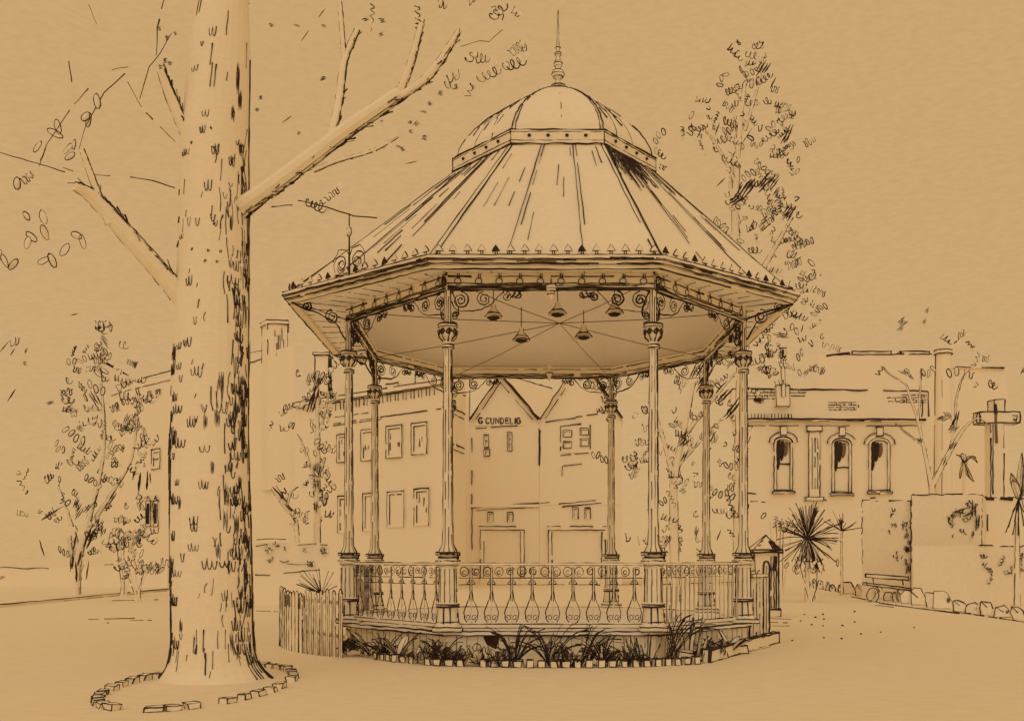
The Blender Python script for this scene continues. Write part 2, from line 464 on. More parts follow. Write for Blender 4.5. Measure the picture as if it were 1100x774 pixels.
# finial
mb = MB(); fc = (.90, BY, ZC1+H-.02)
mb.lathe([(.16,0),(.10,.04),(.05,.10),(.035,.16),(.10,.20),(.13,.26),(.10,.32),(.04,.36),(.07,.42),(.085,.47),(.05,.52),(.03,.6),(.06,.64),(.06,.67),(.02,.71),(.045,.78),(.018,.82),(.018,1.0),(.004,1.5)], 10, fc)
for z, r in ((.02,.15),(.2,.10),(.26,.13),(.32,.10),(.42,.07),(.47,.085),(.52,.05),(.64,.06),(.67,.06),(.78,.045)):
    mb.ink(ring(V(fc)+V((0,0,z)), V((1,0,0)), V((0,1,0)), r, 10), W0, closed=True)
for s in (-1, 1):
    mb.ink([V(fc)+V((s*r,-.01,z)) for r, z in ((.12,0),(.05,.10),(.035,.16),(.10,.20),(.13,.26),(.10,.32),(.04,.36),(.085,.47),(.03,.6),(.06,.65),(.02,.71),(.045,.78),(.018,.84),(.012,1.48))], W0*.9)
mb.ink([V(fc)+V((0,0,.8)), V(fc)+V((0,0,1.52))], W1*.8)
mb.build('finial', stand)

# cornice: the moulded gutter on the eave line, and soffit
mb = MB()
bands = [(1.0, ZE-.16, ZE-.09), (1.012, ZE-.088, ZE-.03), (1.022, ZE-.028, ZE+.03)]
for k, z0, z1 in bands:
    po = scaled(eave, k); pi_ = scaled(eave, k-.03)
    for i in range(8):
        j = (i+1)%8
        mb.hexa([up(po[i],z0),up(po[j],z0),up(pi_[j],z0),up(pi_[i],z0),up(po[i],z1),up(po[j],z1),up(pi_[j],z1),up(pi_[i],z1)])
        mb.ink([up(po[i],z0), up(po[j],z0)], W1*.9, dash=.03); mb.ink([up(po[i],z1), up(po[j],z1)], W0*1.1, dash=.03)
po = scaled(eave, 1.014)
for i in range(8):
    j = (i+1)%8; a, b = po[i], po[j]
    for k in range(9):
        t = rnd.random(); z = ZE-rnd.choice((.06,.02)); l = rnd.uniform(.03,.14)
        p0 = a.lerp(b,t); p1 = a.lerp(b,min(1,t+l)); o = (p0-V((.5,BY,0))).normalized()*.03
        mb.ink([up(p0+o,z), up(p1+o,z)], W1*rnd.uniform(.6,1.3), m=rnd.choice((INK,WASH,THIN)))
cornice = mb.build('cornice', stand)

# entablature beams from column to column, with hanging drops
BT, BB = 6.04, 5.80
drop = None
for i in range(8):
    j = (i+1)%8; a, b = colv[i], colv[j]; mid = a.lerp(b,.5)
    n = V((b.y-a.y, -(b.x-a.x), 0)).normalized(); n = n if n.dot(mid-V((BX,BY,0))) > 0 else -n
    mb = MB(); t = .05
    mb.hexa([up(a+n*t,BB),up(b+n*t,BB),up(b-n*t,BB),up(a-n*t,BB),up(a+n*t,BT),up(b+n*t,BT),up(b-n*t,BT),up(a-n*t,BT)])
    for sgn in (1, -1):
        o = n*(t*sgn+.002*sgn)
        for z, ww, ds in ((BB,1.5,0),(BB+.035,.8,.1),(BB+.07,.9,.05),(BT-.06,.8,.15)): mb.ink([up(a+o,z), up(b+o,z)], W1*ww, dash=ds)
        if sgn > 0:
            for k in range(4):
                s = rnd.uniform(0,.8); mb.ink([up(a.lerp(b,s)+o,BB+.05), up(a.lerp(b,s+.2)+o,BB+.05)], W1*1.3, m=WASH)
    beam = mb.build('beam', stand)
    L = (b-a).length; k = int(L/.31); u = (b-a).normalized()
    if i not in (6, 7, 0, 1, 2): continue
    for q in range(k):
        p = up(a.lerp(b, (q+.5)/k)+n*(t+.015), BB+.10)
        if drop is None:
            mb = MB(); u_ = V((1,0,0)); z_ = V((0,0,1)); rg = ring(V((0,0,0)), u_, z_, .052, 9)
            mb.tube(rg+[rg[0]], W0*.42, 4, INK)
            mb.tube([z_*.045, z_*.12], W0*.5, 4, INK); mb.tube([z_*.04+u_*.03, z_*.12+u_*.03], W0*.35, 4, INK)
            drop = o = mb.build('drop_ornament', beam, at=WL[stand.name], local=True)
        else: o = drop.copy(); COL.objects.link(o); o.parent = beam
        o.location = p-V((BX,BY,0)); o.rotation_euler = (0, rnd.uniform(-.08,.08), atan2(u.y,u.x))
# soffit between cornice and beam
mb = MB(); eo = scaled(eave, .99)
for i in range(8):
    j = (i+1)%8
    q = [up(eo[i],ZE-.10),up(eo[j],ZE-.10),up(colv[j],BT+.004),up(colv[i],BT+.004)]
    mb.face(q, PALE); mb.face([p+V((0,0,.02)) for p in reversed(q)], PALE)
    for k in range(1, 9):
        t = k/9; mb.ink([q[0].lerp(q[1],t)-V((0,0,.004)), q[3].lerp(q[2],t)-V((0,0,.004))], W0*.7, m=THIN, dash=.2)
    mb.ink([q[0]-V((0,0,.004)), q[3]-V((0,0,.004))], W1)
mb.build('soffit', stand)

# cresting along each eave: small arrow finials, each a piece of the cornice
def crest_mesh(k):
    mb = MB(); z = V((0,0,1)); u = V((1,0,0)); sc = rnd.uniform(1.0,1.25)
    mb.tube([-u*.016, -u*.016+z*.075*sc], W0*.5, 4, INK); mb.tube([u*.016, u*.016+z*.075*sc], W0*.5, 4, INK)
    pts = [z*.075*sc-u*.06, z*.16*sc+u*rnd.uniform(-.01,.01), z*.075*sc+u*.06]; nn = V((0,.015,0))
    mb.add([x+nn for x in pts]+[x-nn for x in pts], [(0,1,2),(5,4,3),(0,3,4,1),(1,4,5,2),(2,5,3,0)], INK if k == 2 else PA)
    mb.ink(pts, W0*1.25, closed=True, seg=.05)
    return mb
crests = []
for i in (6, 7, 0, 1, 2):
    j = (i+1)%8; a, b = up(eave[i], ZE+.035), up(eave[j], ZE+.035); L = (b-a).length; k = max(6, int(L/.21)); u = (b-a).normalized()
    for q in range(k):
        if len(crests) < 4:
            o = crest_mesh(len(crests)).build('crest_finial', cornice, at=WL[stand.name], local=True); crests.append(o)
        else: o = rnd.choice(crests).copy(); COL.objects.link(o); o.parent = cornice
        o.location = a.lerp(b, (q+.6)/k)-V((BX,BY,0)); o.rotation_euler = (0,0,atan2(u.y,u.x))
# eave crest ornament over the left front side
mb = MB(); c = up(eave[7].lerp(eave[0], .46), ZE+.05); u = (eave[0]-eave[7]).normalized(); z = V((0,0,1))
for s in (-1, 1):
    mb.ink(spiral(c+u*s*.20+z*.22, u*s, z, .19, .04, -pi*.6, 1.6), W1*.9, seg=.06)
    mb.ink(spiral(c+u*s*.17+z*.23, u*s, z, .09, .03, pi, 1.2), W1*.8, seg=.05)
    mb.ink([c+u*s*.38+z*.3, c+u*s*.25+z*.47, c+u*s*.08+z*.44, c+z*.34], W1, seg=.06)
    mb.ink([c+u*s*.30+z*.05, c+u*s*.30+z*.15], W1)
mb.tube([c, c+z*1.0], [W1*.8, W1*.4], 5, INK)
mb.lathe([(.01,-.07),(.045,-.03),(.05,0.0),(.03,.05),(.01,.09)], 8, c+z*.72, PA)
mb.ink(ring(c+z*.72, u, z, .055, 8, .08), W0, closed=True, seg=.05)
mb.lathe([(.004,-.02),(.02,0),(.004,.02)], 6, c+z*1.0, INK)
mb.build('crest_ornament', stand)

# ---- columns
def column_mesh():
    mb = MB()
    mb.lathe([(.14,1.70),(.085,1.82),(.078,1.98),(.074,2.1),(.058,4.88),(.05,5.24),(.048,6.0)], 14)
    for az, ww, ds in ((0,1.35,.03),(.35,.8,.25),(pi,.95,.05),(-pi/2+.25,.8,.08),(-pi/2-.5,.55,.3),(pi/2,.8,.2),(pi/2+.7,.6,.3),(-.6,.7,.35)):  # right-hand line drawn heavier as shade
        ux = V((cos(az), sin(az), 0))
        mb.ink([ux*r+V((0,0,z)) for r, z in ((.14,1.71),(.085,1.82),(.078,1.98),(.074,2.1),(.066,3.5),(.058,4.88))], W1*ww*.8, dash=ds, seg=.14)
        mb.ink([ux*.05+V((0,0,5.26)), ux*.048+V((0,0,5.98))], W1*ww*.8, dash=ds, seg=.1)
    for k in range(26):  # dark hatching on the right draws in the column's shaded side
        az = rnd.uniform(-.9, .5); zz = rnd.uniform(2, 4.7); ux = V((cos(az), sin(az), 0)); r = .074-.016*(zz-2)/2.9
        mb.ink([ux*r+V((0,0,zz)), ux*r+V((0,0,zz+rnd.uniform(.06,.25)))], W0*rnd.uniform(.6,1.1))
    return mb
def rings(mb, lst, ww=1):
    for r, z in lst: mb.ink(ring(V((0,0,z)), V((1,0,0)), V((0,1,0)), r, 12), W1*ww, closed=True, seg=.08)
def capital_mesh():
    mb = MB()
    mb.lathe([(.062,4.86),(.085,4.87),(.085,4.93),(.062,4.95),(.075,5.0),(.125,5.07),(.135,5.14),(.11,5.18),(.145,5.2),(.145,5.24),(.055,5.26)], 14)
    rings(mb, ((.087,4.88),(.087,4.92),(.15,5.2),(.15,5.24)), .9)
    for k in range(8):
        a = k*pi/4+.2; u = V((cos(a),sin(a),0)); s = V((-sin(a),cos(a),0)); z = V((0,0,1))
        mb.ink(spiral(u*.135+z*5.11, s, z, .05, .012, 0, 1.3), W1*.8, seg=.035)
        mb.ink([u*.075+z*4.98, u*.14+z*5.05, u*.16+z*5.14, u*.13+z*5.17], W1*.9, seg=.05)
    return mb
def pedestal_mesh():
    mb = MB()
    mb.box((-.22,-.22,.48),(.22,.22,.55))
    mb.lathe([(.20,.55),(.17,.62),(.15,.84),(.175,.86),(.175,.90),(.135,.92),(.125,1.46),(.15,1.5),(.18,1.53),(.19,1.57),(.15,1.61),(.13,1.635),(.19,1.66),(.19,1.70),(.13,1.705)], 16)
    for x, y in ((-.22,-.22),(.22,-.22),(.22,.22),(-.22,.22)): pass
    for z in (.484,.55):
        mb.ink([V((-.22,-.22,z)),V((.22,-.22,z)),V((.22,.22,z)),V((-.22,.22,z))], W1, closed=True)
    rings(mb, ((.17,.62),(.178,.86),(.178,.90),(.155,1.5),(.192,1.57),(.15,1.62),(.192,1.665),(.192,1.70)), .95)
    for k in range(10):
        a = k*2*pi/10; u = V((cos(a),sin(a),0)); z = V((0,0,1))
        mb.ink([u*.136+z*.93, u*.126+z*1.45], W1*(1.0 if k in (0,5) else .6), dash=.06, seg=.08)
        if k in (0,5,7,8): mb.ink([u*.175+z*.60, u*.152+z*.84], W1*.8, dash=.05)
    for k in range(14):   # dark strokes on the right draw in the pedestal's shaded side
        a = rnd.uniform(-.5,.4); u = V((cos(a),sin(a),0)); zz = rnd.choice((1.55, 1.6, 1.67, .58, .7)); mb.ink([u*.17+V((0,0,zz)), u*.17+V((0,0,zz+.06))], W1*.9)
    return mb
c_o = column_mesh().build('column', stand, at=colv[0], local=True)
capital_mesh().build('capital', c_o, at=colv[0], local=True)
pedestal_mesh().build('pedestal', c_o, at=colv[0], local=True)
cols = [c_o] + [copy_tree(c_o, colv[i]-V((BX,BY,0)), stand) for i in range(1, 8)]

def bracket(c, u, L, deep=1.0):
    """scrolled spandrel under the beam, running from the column along u"""
    mb = MB(); z = V((0,0,1)); top = c + z*(BB-.01); R = .135*deep; w = W1*.95
    a = top + u*(.20) - z*(R+.03); b = top + u*(.20+2.25*R+.06) - z*(R*.85+.03)
    mb.ink(spiral(a, u, z, R, R*.22, pi*.5, -1.9), w, seg=.04)
    mb.ink(spiral(a, u, z, R*.55, R*.15, pi*.2, -1.1), w, seg=.03)
    mb.ink(spiral(b, u, z, R*.85, R*.2, pi*.5, 1.9), w, seg=.04)
    mb.ink([a-u*R*1.02-z*.02, a-u*R*.8-z*R*.9, a-z*R*1.35, b-z*R*1.25-u*.05, b+u*R*.9-z*R*.6, b+u*R*1.7+z*R*.35, b+u*R*2.3+z*R*.9], w*1.1, seg=.06)
    e = b + u*R*2.6 + z*R*.25
    mb.ink(spiral(e, u, z, R*.55, R*.15, pi*.5, -1.5), w*.9, seg=.03)
    mb.ink(ring(e+u*R*1.25+z*R*.25, u, z, R*.45, 8), w*.8, closed=True, seg=.03)
    mb.ink([top+u*.05-z*.05, top+u*.12-z*.01, top+u*L*.5-z*.012], w*.8)
    for q in range(3):
        p = e+u*R*(.1+q*.5)-z*R*.1; mb.ink([p, p+u*R*.4+z*R*.5], w*1.5, seg=.03)
    return mb
def lyre(c, u):
    """heart-shaped scroll down the upper shaft"""
    mb = MB(); z = V((0,0,1)); w = W1*.95
    a = c+u*.10+z*5.62
    mb.ink([c+u*.055+z*5.76, c+u*.11+z*5.66, c+u*.17+z*5.5, c+u*.175+z*5.42, c+u*.14+z*5.34, c+u*.09+z*5.33, c+u*.07+z*5.37, c+u*.085+z*5.42, c+u*.12+z*5.41], w, seg=.05)
    mb.ink(spiral(c+u*.115+z*5.40, u, z, .05, .012, 0, 1.3), w*.8, seg=.03)
    mb.ink([c+u*.06+z*5.3, c+u*.15+z*5.27], w)
    return mb
for i, col in enumerate(cols):
    c = colv[i]
    for nb in (colv[i-1], colv[(i+1)%8]):
        u = (nb-c); L = u.length; u.normalize()
        bracket(c, u, L).build('bracket', col)
        lyre(c, u).build('scroll', col)
    o = up(c, 0)-V((BX,BY,0)); u = o.normalized(); mb = MB(); z = V((0,0,1))   # outward scroll carrying the eave
    t = up(c, BT); ext = (up(eave[i],0)-c).length
    if ext > .6:
        mb.ink(spiral(c+u*.30+z*(BB+.03), u, z, .13, .03, pi*.5, -1.8), W1, seg=.04)
        mb.ink(spiral(c+u*(ext*.72)+z*(BB+.16), u, z, .09, .02, pi*.5, 1.7), W1, seg=.04)
        mb.ink([c+u*.06+z*5.45, c+u*.22+z*5.72, c+u*ext*.5+z*5.86, c+u*ext*.8+z*5.93, c+u*ext*.97+z*6.0], W1*1.1, seg=.06)
        mb.ink([c+u*.06+z*(BB+.02), c+u*ext*.94+z*(ZE-.15)], W1*1.1)
    else:
        mb.ink([c+u*.02+z*6.02, c+u*.15+z*5.98, c+u*.22+z*5.85, c+u*.13+z*5.73, c+u*.05+z*5.78], W1, seg=.04)
        mb.ink(spiral(c+u*.13+z*5.88, u, z, .08, .02, 0, 1.6), W1, seg=.03)
    mb.build('eave_bracket', col)

# ---- railings
def baluster_mesh(big=True):
    mb = MB(); z = V((0,0,1)); x = V((1,0,0)); w = W0*1.05; s = 1.0
    for dx in (-.015, .015): mb.ink([x*dx+z*.93, x*dx+z*.0+z*.40], w*.95, seg=.07)
    mb.tube([z*.93, z*.05], .010, 6, PA)
    pts = [x*.062+z*.67, z*.765, -x*.062+z*.67]
    mb.ink(pts, w*1.15, closed=True, seg=.03); mb.ink([x*.02+z*.69, z*.73, -x*.02+z*.69], w*.9, seg=.03)
    for sg in (-1, 1):
        mb.ink([x*sg*.016+z*.56, x*sg*.03+z*.44, x*sg*.085+z*.31, x*sg*.110+z*.22, x*sg*.10+z*.13, x*sg*.06+z*.075], w*1.05, seg=.035)
        mb.ink(spiral(x*sg*.048+z*.145, x*sg, z, .044, .018, 0, 1.15), w*.7, seg=.03)
    mb.ink([z*.38, z*.05], w*.9, seg=.07)
    return mb
bal = None
def railing(i, j, kind):
    """cast iron railing between two pedestals"""
    global bal
    a, b = colv[i], colv[j]; u = (b-a).normalized(); L = (b-a).length; mb = MB(); z = V((0,0,1))
    n = V((u.y, -u.x, 0)); a2, b2 = a+u*.17, b-u*.17
    mb.hexa([a2+n*.03+z*1.505, b2+n*.03+z*1.505, b2-n*.03+z*1.505, a2-n*.03+z*1.505, a2+n*.03+z*1.535, b2+n*.03+z*1.535, b2-n*.03+z*1.535, a2-n*.03+z*1.535])
    for zz, ww, ds in ((1.535,1.25,0),(1.505,1.0,.04),(1.305,.7,.08),(1.20,.6,.1),(.585,1.1,.02),(.53,1.2,0)):
        mb.ink([a2+z*zz-n*.0, b2+z*zz-n*.0], W0*ww*1.1, dash=ds)
    mb.hexa([a2+n*.02+z*.535, b2+n*.02+z*.535, b2-n*.02+z*.535, a2-n*.02+z*.535, a2+n*.02+z*.58, b2+n*.02+z*.58, b2-n*.02+z*.58, a2-n*.02+z*.58])
    rail = mb.build('railing', stand)
    k = int(L/.19); mb = MB()
    for q in range(k):
        p = a2.lerp(b2, (q+.5)/k)+z*1.405
        if rnd.random() < .3: mb.ink(spiral(p, u, z, .07, .02, rnd.uniform(0,6), 1.5), W0*.95, seg=.04)
        else: mb.ink(ring(p, u, z, .068, 9, .075), W0*.95, closed=True, seg=.04); mb.ink(spiral(p-z*.02, u, z, .035, .02, 1, .8), W0*.8, seg=.03)
    mb.build('frieze', rail)
    yaw = atan2(u.y, u.x)
    if kind == 'onion':
        k = max(6, round(L/.345))
        if bal is None: bal = baluster_mesh().build('baluster', rail, at=WL[stand.name], local=True); first = True
        else: first = False
        for q in range(k):
            p = a2.lerp(b2, (q+.6)/k)+z*.54-V((BX,BY,0))
            if first and q == 0: o = bal
            else: o = bal.copy(); COL.objects.link(o); o.parent = rail
            o.location = p; o.rotation_euler = (0,0,yaw)
    else:
        k = round(L/.155); pk = None
        for q in range(k):
            p = a2.lerp(b2, (q+.5)/k)+z*.58-V((BX,BY,0))
            if pk is None or q % 5 == 0:
                m2 = MB(); m2.tube([V((0,0,0)), V((0,0,.92))], .012, 6, PA)
                for dx in (-.013,.013): m2.ink([V((dx,0,0)), V((dx,0,.92))], W0*.85, dash=.02, seg=.12)
                pk = m2.build('baluster', rail, at=WL[stand.name], local=True); o = pk
            else: o = pk.copy(); COL.objects.link(o); o.parent = rail
            o.location = p; o.rotation_euler = (0,0,yaw+rnd.uniform(-.02,.02))
railing(0, 1, 'onion'); railing(7, 0, 'onion'); railing(1, 2, 'bar'); railing(6, 7, 'bar')


# ---- wires and hanging lamps under the roof
hub = P(601, 347, 18.0)
tops = [(colv[0],5.95),(colv[1],5.95),(colv[2],5.95),(colv[7],5.95),(colv[5],5.78),(colv[4],5.78),(colv[3],5.85),(colv[6],5.85)]
wl = ['front left column','front right column','right front column','left front column','rear left column','rear right column','right rear column','left rear column']
for (c, zt), nm in zip(tops, wl):
    e = up(c, zt); mid = hub.lerp(e,.5)-V((0,0,.03)); mb = MB()
    mb.tube([hub, mid, e], pw(17,.42), 4, THIN)
    tag(mb.build('lamp_wire', at=hub), 'thin wire strung under the bandstand roof from the middle to the %s' % nm, 'wire', 'wires under the bandstand roof')
def lamp(px, py, D, drop, lab, k=1.0):
    t = P(px, py, D); o = thing('pendant_lamp', t, lab, 'lamp', 'lamps hanging under the bandstand roof'); z = V((0,0,1)); u = V((1,0,0))
    mb = MB(); mb.tube([t, t+z*drop], pw(D,.5), 5, INK); mb.build('cord', o)
    mb = MB(); mb.lathe([(.035*k,-.02),(.04*k,-.09),(.08*k,-.16),(.15*k,-.22),(.15*k,-.235)], 10, t, PA)
    mb.ink(ring(t-z*.23, u, V((0,1,0)), .15*k, 10), W0, closed=True, seg=.05)
    mb.ink(ring(t-z*.17, u, V((0,1,0)), .095*k, 10), W0*1.6, closed=True, seg=.05)
    for s in (-1,-.2,.5,1): mb.ink([t+u*.035*s*k-z*.02, t+u*.04*s*k-z*.09, t+u*.15*s*k-z*.22-V((0,.02,0))], W0*.9, seg=.06)
    mb.build('lamp_shade', o)
    mb = MB(); mb.lathe([(.12*k,-.236),(.07*k,-.27),(.01,-.28)], 8, t, INK); mb.build('bulb', o)
lamp(599, 324, 17.9, .5, 'largest pendant lamp hung at the middle where the wires meet', 1.15)
lamp(560, 351, 17.0, .35, 'pendant lamp hanging lowest, left of the wire hub and above the gabled shops')
lamp(627, 348, 17.2, .25, 'pendant lamp hanging just right of and below the wire hub')
lamp(660, 322, 16.2, .25, 'pendant lamp hanging nearest the front right column, left of it')
lamp(530, 326, 16.2, .35, 'pendant lamp hanging between the front left column and the wire hub')
lamp(770, 318, 17.0, .3, 'slim pendant lamp hanging in the right side bay near the outer right column', .7)
mb = MB(); t = P(592, 306, 14.95)
mb.lathe([(.01,.02),(.07,0),(.09,-.06),(.05,-.10),(.055,-.14),(.03,-.19),(.008,-.24)], 8, t, PA)
for zz, r in ((0,.07),(-.06,.09),(-.10,.05),(-.14,.055)): mb.ink(ring(t+V((0,0,zz)), V((1,0,0)), V((0,1,0)), r, 8), W0*1.2, closed=True, seg=.05)
mb.tube([t, t+V((0,0,.1))], .012, 5, INK)
mb.build('pendant_drop', stand)
mb = MB(); t = P(590, 397, 22.3)
mb.lathe([(.01,.12),(.06,.08),(.02,.0),(.08,-.08),(.05,-.16),(.006,-.26)], 8, t, PA)
mb.ink(ring(t-V((0,0,.08)), V((1,0,0)), V((0,1,0)), .08, 8), W0*1.2, closed=True, seg=.05); mb.ink([t+V((-.08,0,-.08)), t-V((0,0,.26)), t+V((.08,0,-.08))], W0)
mb.build('pendant_drop', stand)

# ================================================================== AROUND THE BANDSTAND
# low picket fence at the left
A, B = V((-4.27, 17.8, 0)), V((-2.72, 15.62, 0))
fence = thing('picket_fence', A.lerp(B,.5), 'short curved run of round topped pickets left of the bandstand', 'fence')
N = 17; z = V((0,0,1)); u = (B-A).normalized()
for r in (.30, .85):
    mb = MB(); n = V((u.y,-u.x,0)); n = n if n.y > 0 else -n
    mb.hexa([A+n*.02+z*r, B+n*.02+z*r, B+n*.05+z*r, A+n*.05+z*r, A+n*.02+z*(r+.06), B+n*.02+z*(r+.06), B+n*.05+z*(r+.06), A+n*.05+z*(r+.06)])
    mb.build('rail', fence)
for q in range(N):
    t = (q+.5)/N; p = A.lerp(B, t) + V((u.y,-u.x,0))*.25*sin(pi*t); h = 1.06+rnd.uniform(-.04,.05); hw = .068
    mb = MB(); prof = [(-hw,0),(-hw,h-.07),(-hw*.6,h-.015),(0,h),(hw*.6,h-.015),(hw,h-.07),(hw,0)]
    fr = [p+u*x+z*y+V((0,-.012,0)) for x, y in prof]; bk = [p+u*x+z*y+V((0,.012,0)) for x, y in prof]
    k = len(prof); mb.add(fr+bk, [tuple(range(k)), tuple(range(2*k-1,k-1,-1))]+[(i,(i+1)%k+0,(i+1)%k+k,i+k) for i in range(k)], PA)
    mb.ink(fr[:6], W0*1.0, seg=.08, dash=.02); mb.ink([fr[6], fr[5]], W0*.8, dash=.06)
    if q in (4,5,6,9,10): mb.ink([fr[1]+u*.05, fr[1]+u*.045-z*.2], W1*1.3, m=WASH)
    if q > 9: mb.ink([p-V((0,.014,0)), p+z*h*.9-V((0,.014,0))], W0*.7, m=THIN)
    mb.build('picket', fence)

# planting bed: soil sheet, bricks, kerb slab
path = [(380,705,16.0),(425,710,15.0),(470,714,14.45),(560,716,14.2),(640,715,14.2),(700,714,14.35),(752,709,14.72)]
bp = [P(x,600,D) for x, y, D in path]; bp = [V((p.x,p.y,0)) for p in bp]
soil = bp + [V((4.75,17.6,0)), V((4.3,18.2,0)), V((.6,18.8,0)), V((-2.6,17.2,0))]
mb = MB(); mb.face([p+V((0,0,.012)) for p in soil], GND)
for k in range(46):
    t = rnd.random(); seg = rnd.randrange(len(bp)-1); p = bp[seg].lerp(bp[seg+1], t)+V((0,rnd.uniform(.15,.45),.02)); mb.ink([p, p+V((rnd.uniform(.02,.12),0,0))], W0*.7, m=THIN)
tag(mb.build('flower_bed_soil'), None, kind='structure')
def brick_mesh(w_, d_, h_, wpx, jit=.12):
    mb = MB(); j = lambda: rnd.uniform(-jit,jit)*w_
    p = [V((sx*w_/2+j(), sy*d_/2+j(), zz+ (j()*.5 if zz else 0))) for zz in (0, h_) for sx, sy in ((-1,-1),(1,-1),(1,1),(-1,1))]
    mb.hexa_ink(p, wpx, PA, skip=(1,2,3), im=INK); return mb
tot = [0]
for i in range(len(bp)-1): tot.append(tot[-1]+(bp[i+1]-bp[i]).length)
n = int(tot[-1]/.17); protos = []
for k in range(n):
    s = (k+.5)*tot[-1]/n; i = max(j for j in range(len(tot)-1) if tot[j] <= s); t = (s-tot[i])/(tot[i+1]-tot[i])
    p = bp[i].lerp(bp[i+1], t); dd = bp[i+1]-bp[i]
    if k < 4 or rnd.random() < .06: continue
    if len(protos) < 7:
        o = brick_mesh(rnd.uniform(.085,.125), .10, rnd.uniform(.085,.115), W1*.8).build('edging_brick', at=(0,0,0), local=True); protos.append(o)
    else: o = rnd.choice(protos).copy(); COL.objects.link(o)
    o.location = p; o.rotation_euler = (0,0,atan2(dd.y,dd.x)+rnd.uniform(-.08,.08))
    tag(o, 'small upright brick edging the flower bed in front of the bandstand', 'brick', 'bricks edging the bandstand flower bed')
# kerb slab on the right, slanting back
A, B = V((3.05,14.85,0)), V((5.1,18.4,0)); u = (B-A).normalized(); n = V((-u.y,u.x,0)); z = V((0,0,1))
mb = MB(); p = [A, B, B+n*.13, A+n*.13]; mb.hexa_ink(p+[q+z*.2 for q in p], W1*1.3, skip=(3,))
for k in range(9):
    t = (k+.6)/9.5; c = A.lerp(B,t)+n*.065+z*.203; mb.ink(ring(c, u, n, .055, 8), W1*.9, closed=True, seg=.05)
tag(mb.build('kerb_slab', at=A), 'long slanting kerb slab with a row of round holes at the right of the flower bed', 'kerb')
# rock-like lumps along the bed's right part
for k, (x, y, D, s) in enumerate(((752,690,15.15,.18),(772,688,15.7,.16),(735,694,14.9,.18),(795,681,16.3,.14))):
    mb = brick_mesh(s*1.3, s, s*.9, W1*.9, .2); o = mb.build('bed_stone', at=V((P(x,y,D).x, D, 0)), local=True); o.rotation_euler = (0,0,rnd.uniform(-.5,.5))
    tag(o, 'rounded stone lying in the bed behind the slanting kerb slab', 'stone', 'stones in the bed behind the kerb slab')
# gate pickets at the right end
gate = thing('picket_gate', (5.0, 18.7, 0), 'narrow gate of four round topped pickets between bandstand and stone pier', 'gate')
for q, (px, top) in enumerate(((803,603),(809,612),(816,612),(823,602))):
    D = 18.2+.25*q; t = P(px, top, D); p = V((t.x, D, 0)); h = t.z; hw = .062 if q else .03
    mb = MB(); prof = [(-hw,0),(-hw,h-.09),(-hw*.7,h-.03),(0,h),(hw*.7,h-.03),(hw,h-.09),(hw,0)]
    fr = [p+V((x,-.015,y)) for x, y in prof]; bk = [p+V((x,.015,y)) for x, y in prof]; k = 7
    mb.add(fr+bk, [tuple(range(k)), tuple(range(2*k-1,k-1,-1))]+[(i,(i+1)%k,(i+1)%k+k,i+k) for i in range(k)], PA)
    mb.ink(fr, W1*(.9 if q < 3 else 1.2), seg=.1, dash=.03); mb.ink([p+V((0,-.016,.1)), p+V((0,-.016,h-.1))], W0*.8, dash=.1)
    mb.build('picket', gate)
mb = MB(); mb.hexa_ink([V((4.55,18.25,1.25)),V((5.05,18.95,1.25)),V((5.02,18.98,1.25)),V((4.52,18.28,1.25)),V((4.55,18.25,1.31)),V((5.05,18.95,1.31)),V((5.02,18.98,1.31)),V((4.52,18.28,1.31))], W0)
mb.build('rail', gate)
# gate pier
D = 27.0; s = D/F; px0, px1 = 808, 833; c = V((P(820.5,600,D).x, D, 0)); hw = 12.5*s; zt = P(0,593,D).z
pier = thing('gate_pier', c, 'square stone gate pier with a pyramid cap right of the bandstand', 'pier')
wv = pw(D,1.5)
def sq(c, h, z): return [V((c.x-h,c.y-h,z)),V((c.x+h,c.y-h,z)),V((c.x+h,c.y+h,z)),V((c.x-h,c.y+h,z))]
mb = MB(); mb.hexa_ink(sq(c,hw,.2)+sq(c,hw,zt), wv, skip=(4,5,6,7)); mb.hexa_ink(sq(c,hw*1.15,0)+sq(c,hw*1.15,.2), wv)
for dx in (.35,.6,.8): mb.ink([V((c.x+hw*dx,c.y-hw-.01,.25)), V((c.x+hw*dx,c.y-hw-.01,zt-.1))], wv*.8, dash=.05)
for dx in (.1,.5): mb.ink([V((c.x+hw+.01,c.y-hw*dx,.25)), V((c.x+hw+.01,c.y-hw*dx,zt-.1))], wv*1.3, dash=.05)
mb.ink([V((c.x+hw*.7,c.y-hw-.01,zt-.1)), V((c.x+hw*.7,c.y-hw-.01,zt-.5))], wv*3, m=INK)
mb.build('shaft', pier)
mb = MB(); mb.hexa_ink(sq(c,hw*1.28,zt)+sq(c,hw*1.28,zt+.06), wv*1.2); ap = V((c.x+.05, c.y, zt+.48)); q = sq(c, hw*1.2, zt+.06)
for i in range(4): mb.face([q[i], q[(i+1)%4], ap]); mb.ink([q[i], ap], wv, dash=.03)
for k in range(9):
    t = k/9; a, b = q[1].lerp(q[2],t), ap
    mb.ink([a.lerp(b,.05), a.lerp(b,.75)], wv*.9)
for k in range(6): t = rnd.random(); r_ = rnd.uniform(.2,.6); p_ = q[0].lerp(q[1], t).lerp(ap, r_)-V((0,.01,0)); mb.ink([p_, p_+V((.06,0,.03))], wv*.8)
for k in range(5): t = k/5; a = q[0].lerp(q[1], .7+.06*k); mb.ink([a.lerp(ap,.05)-V((0,.01,0)), a.lerp(ap,.6)-V((0,.01,0))], wv*.9)
mb.build('cap', pier)

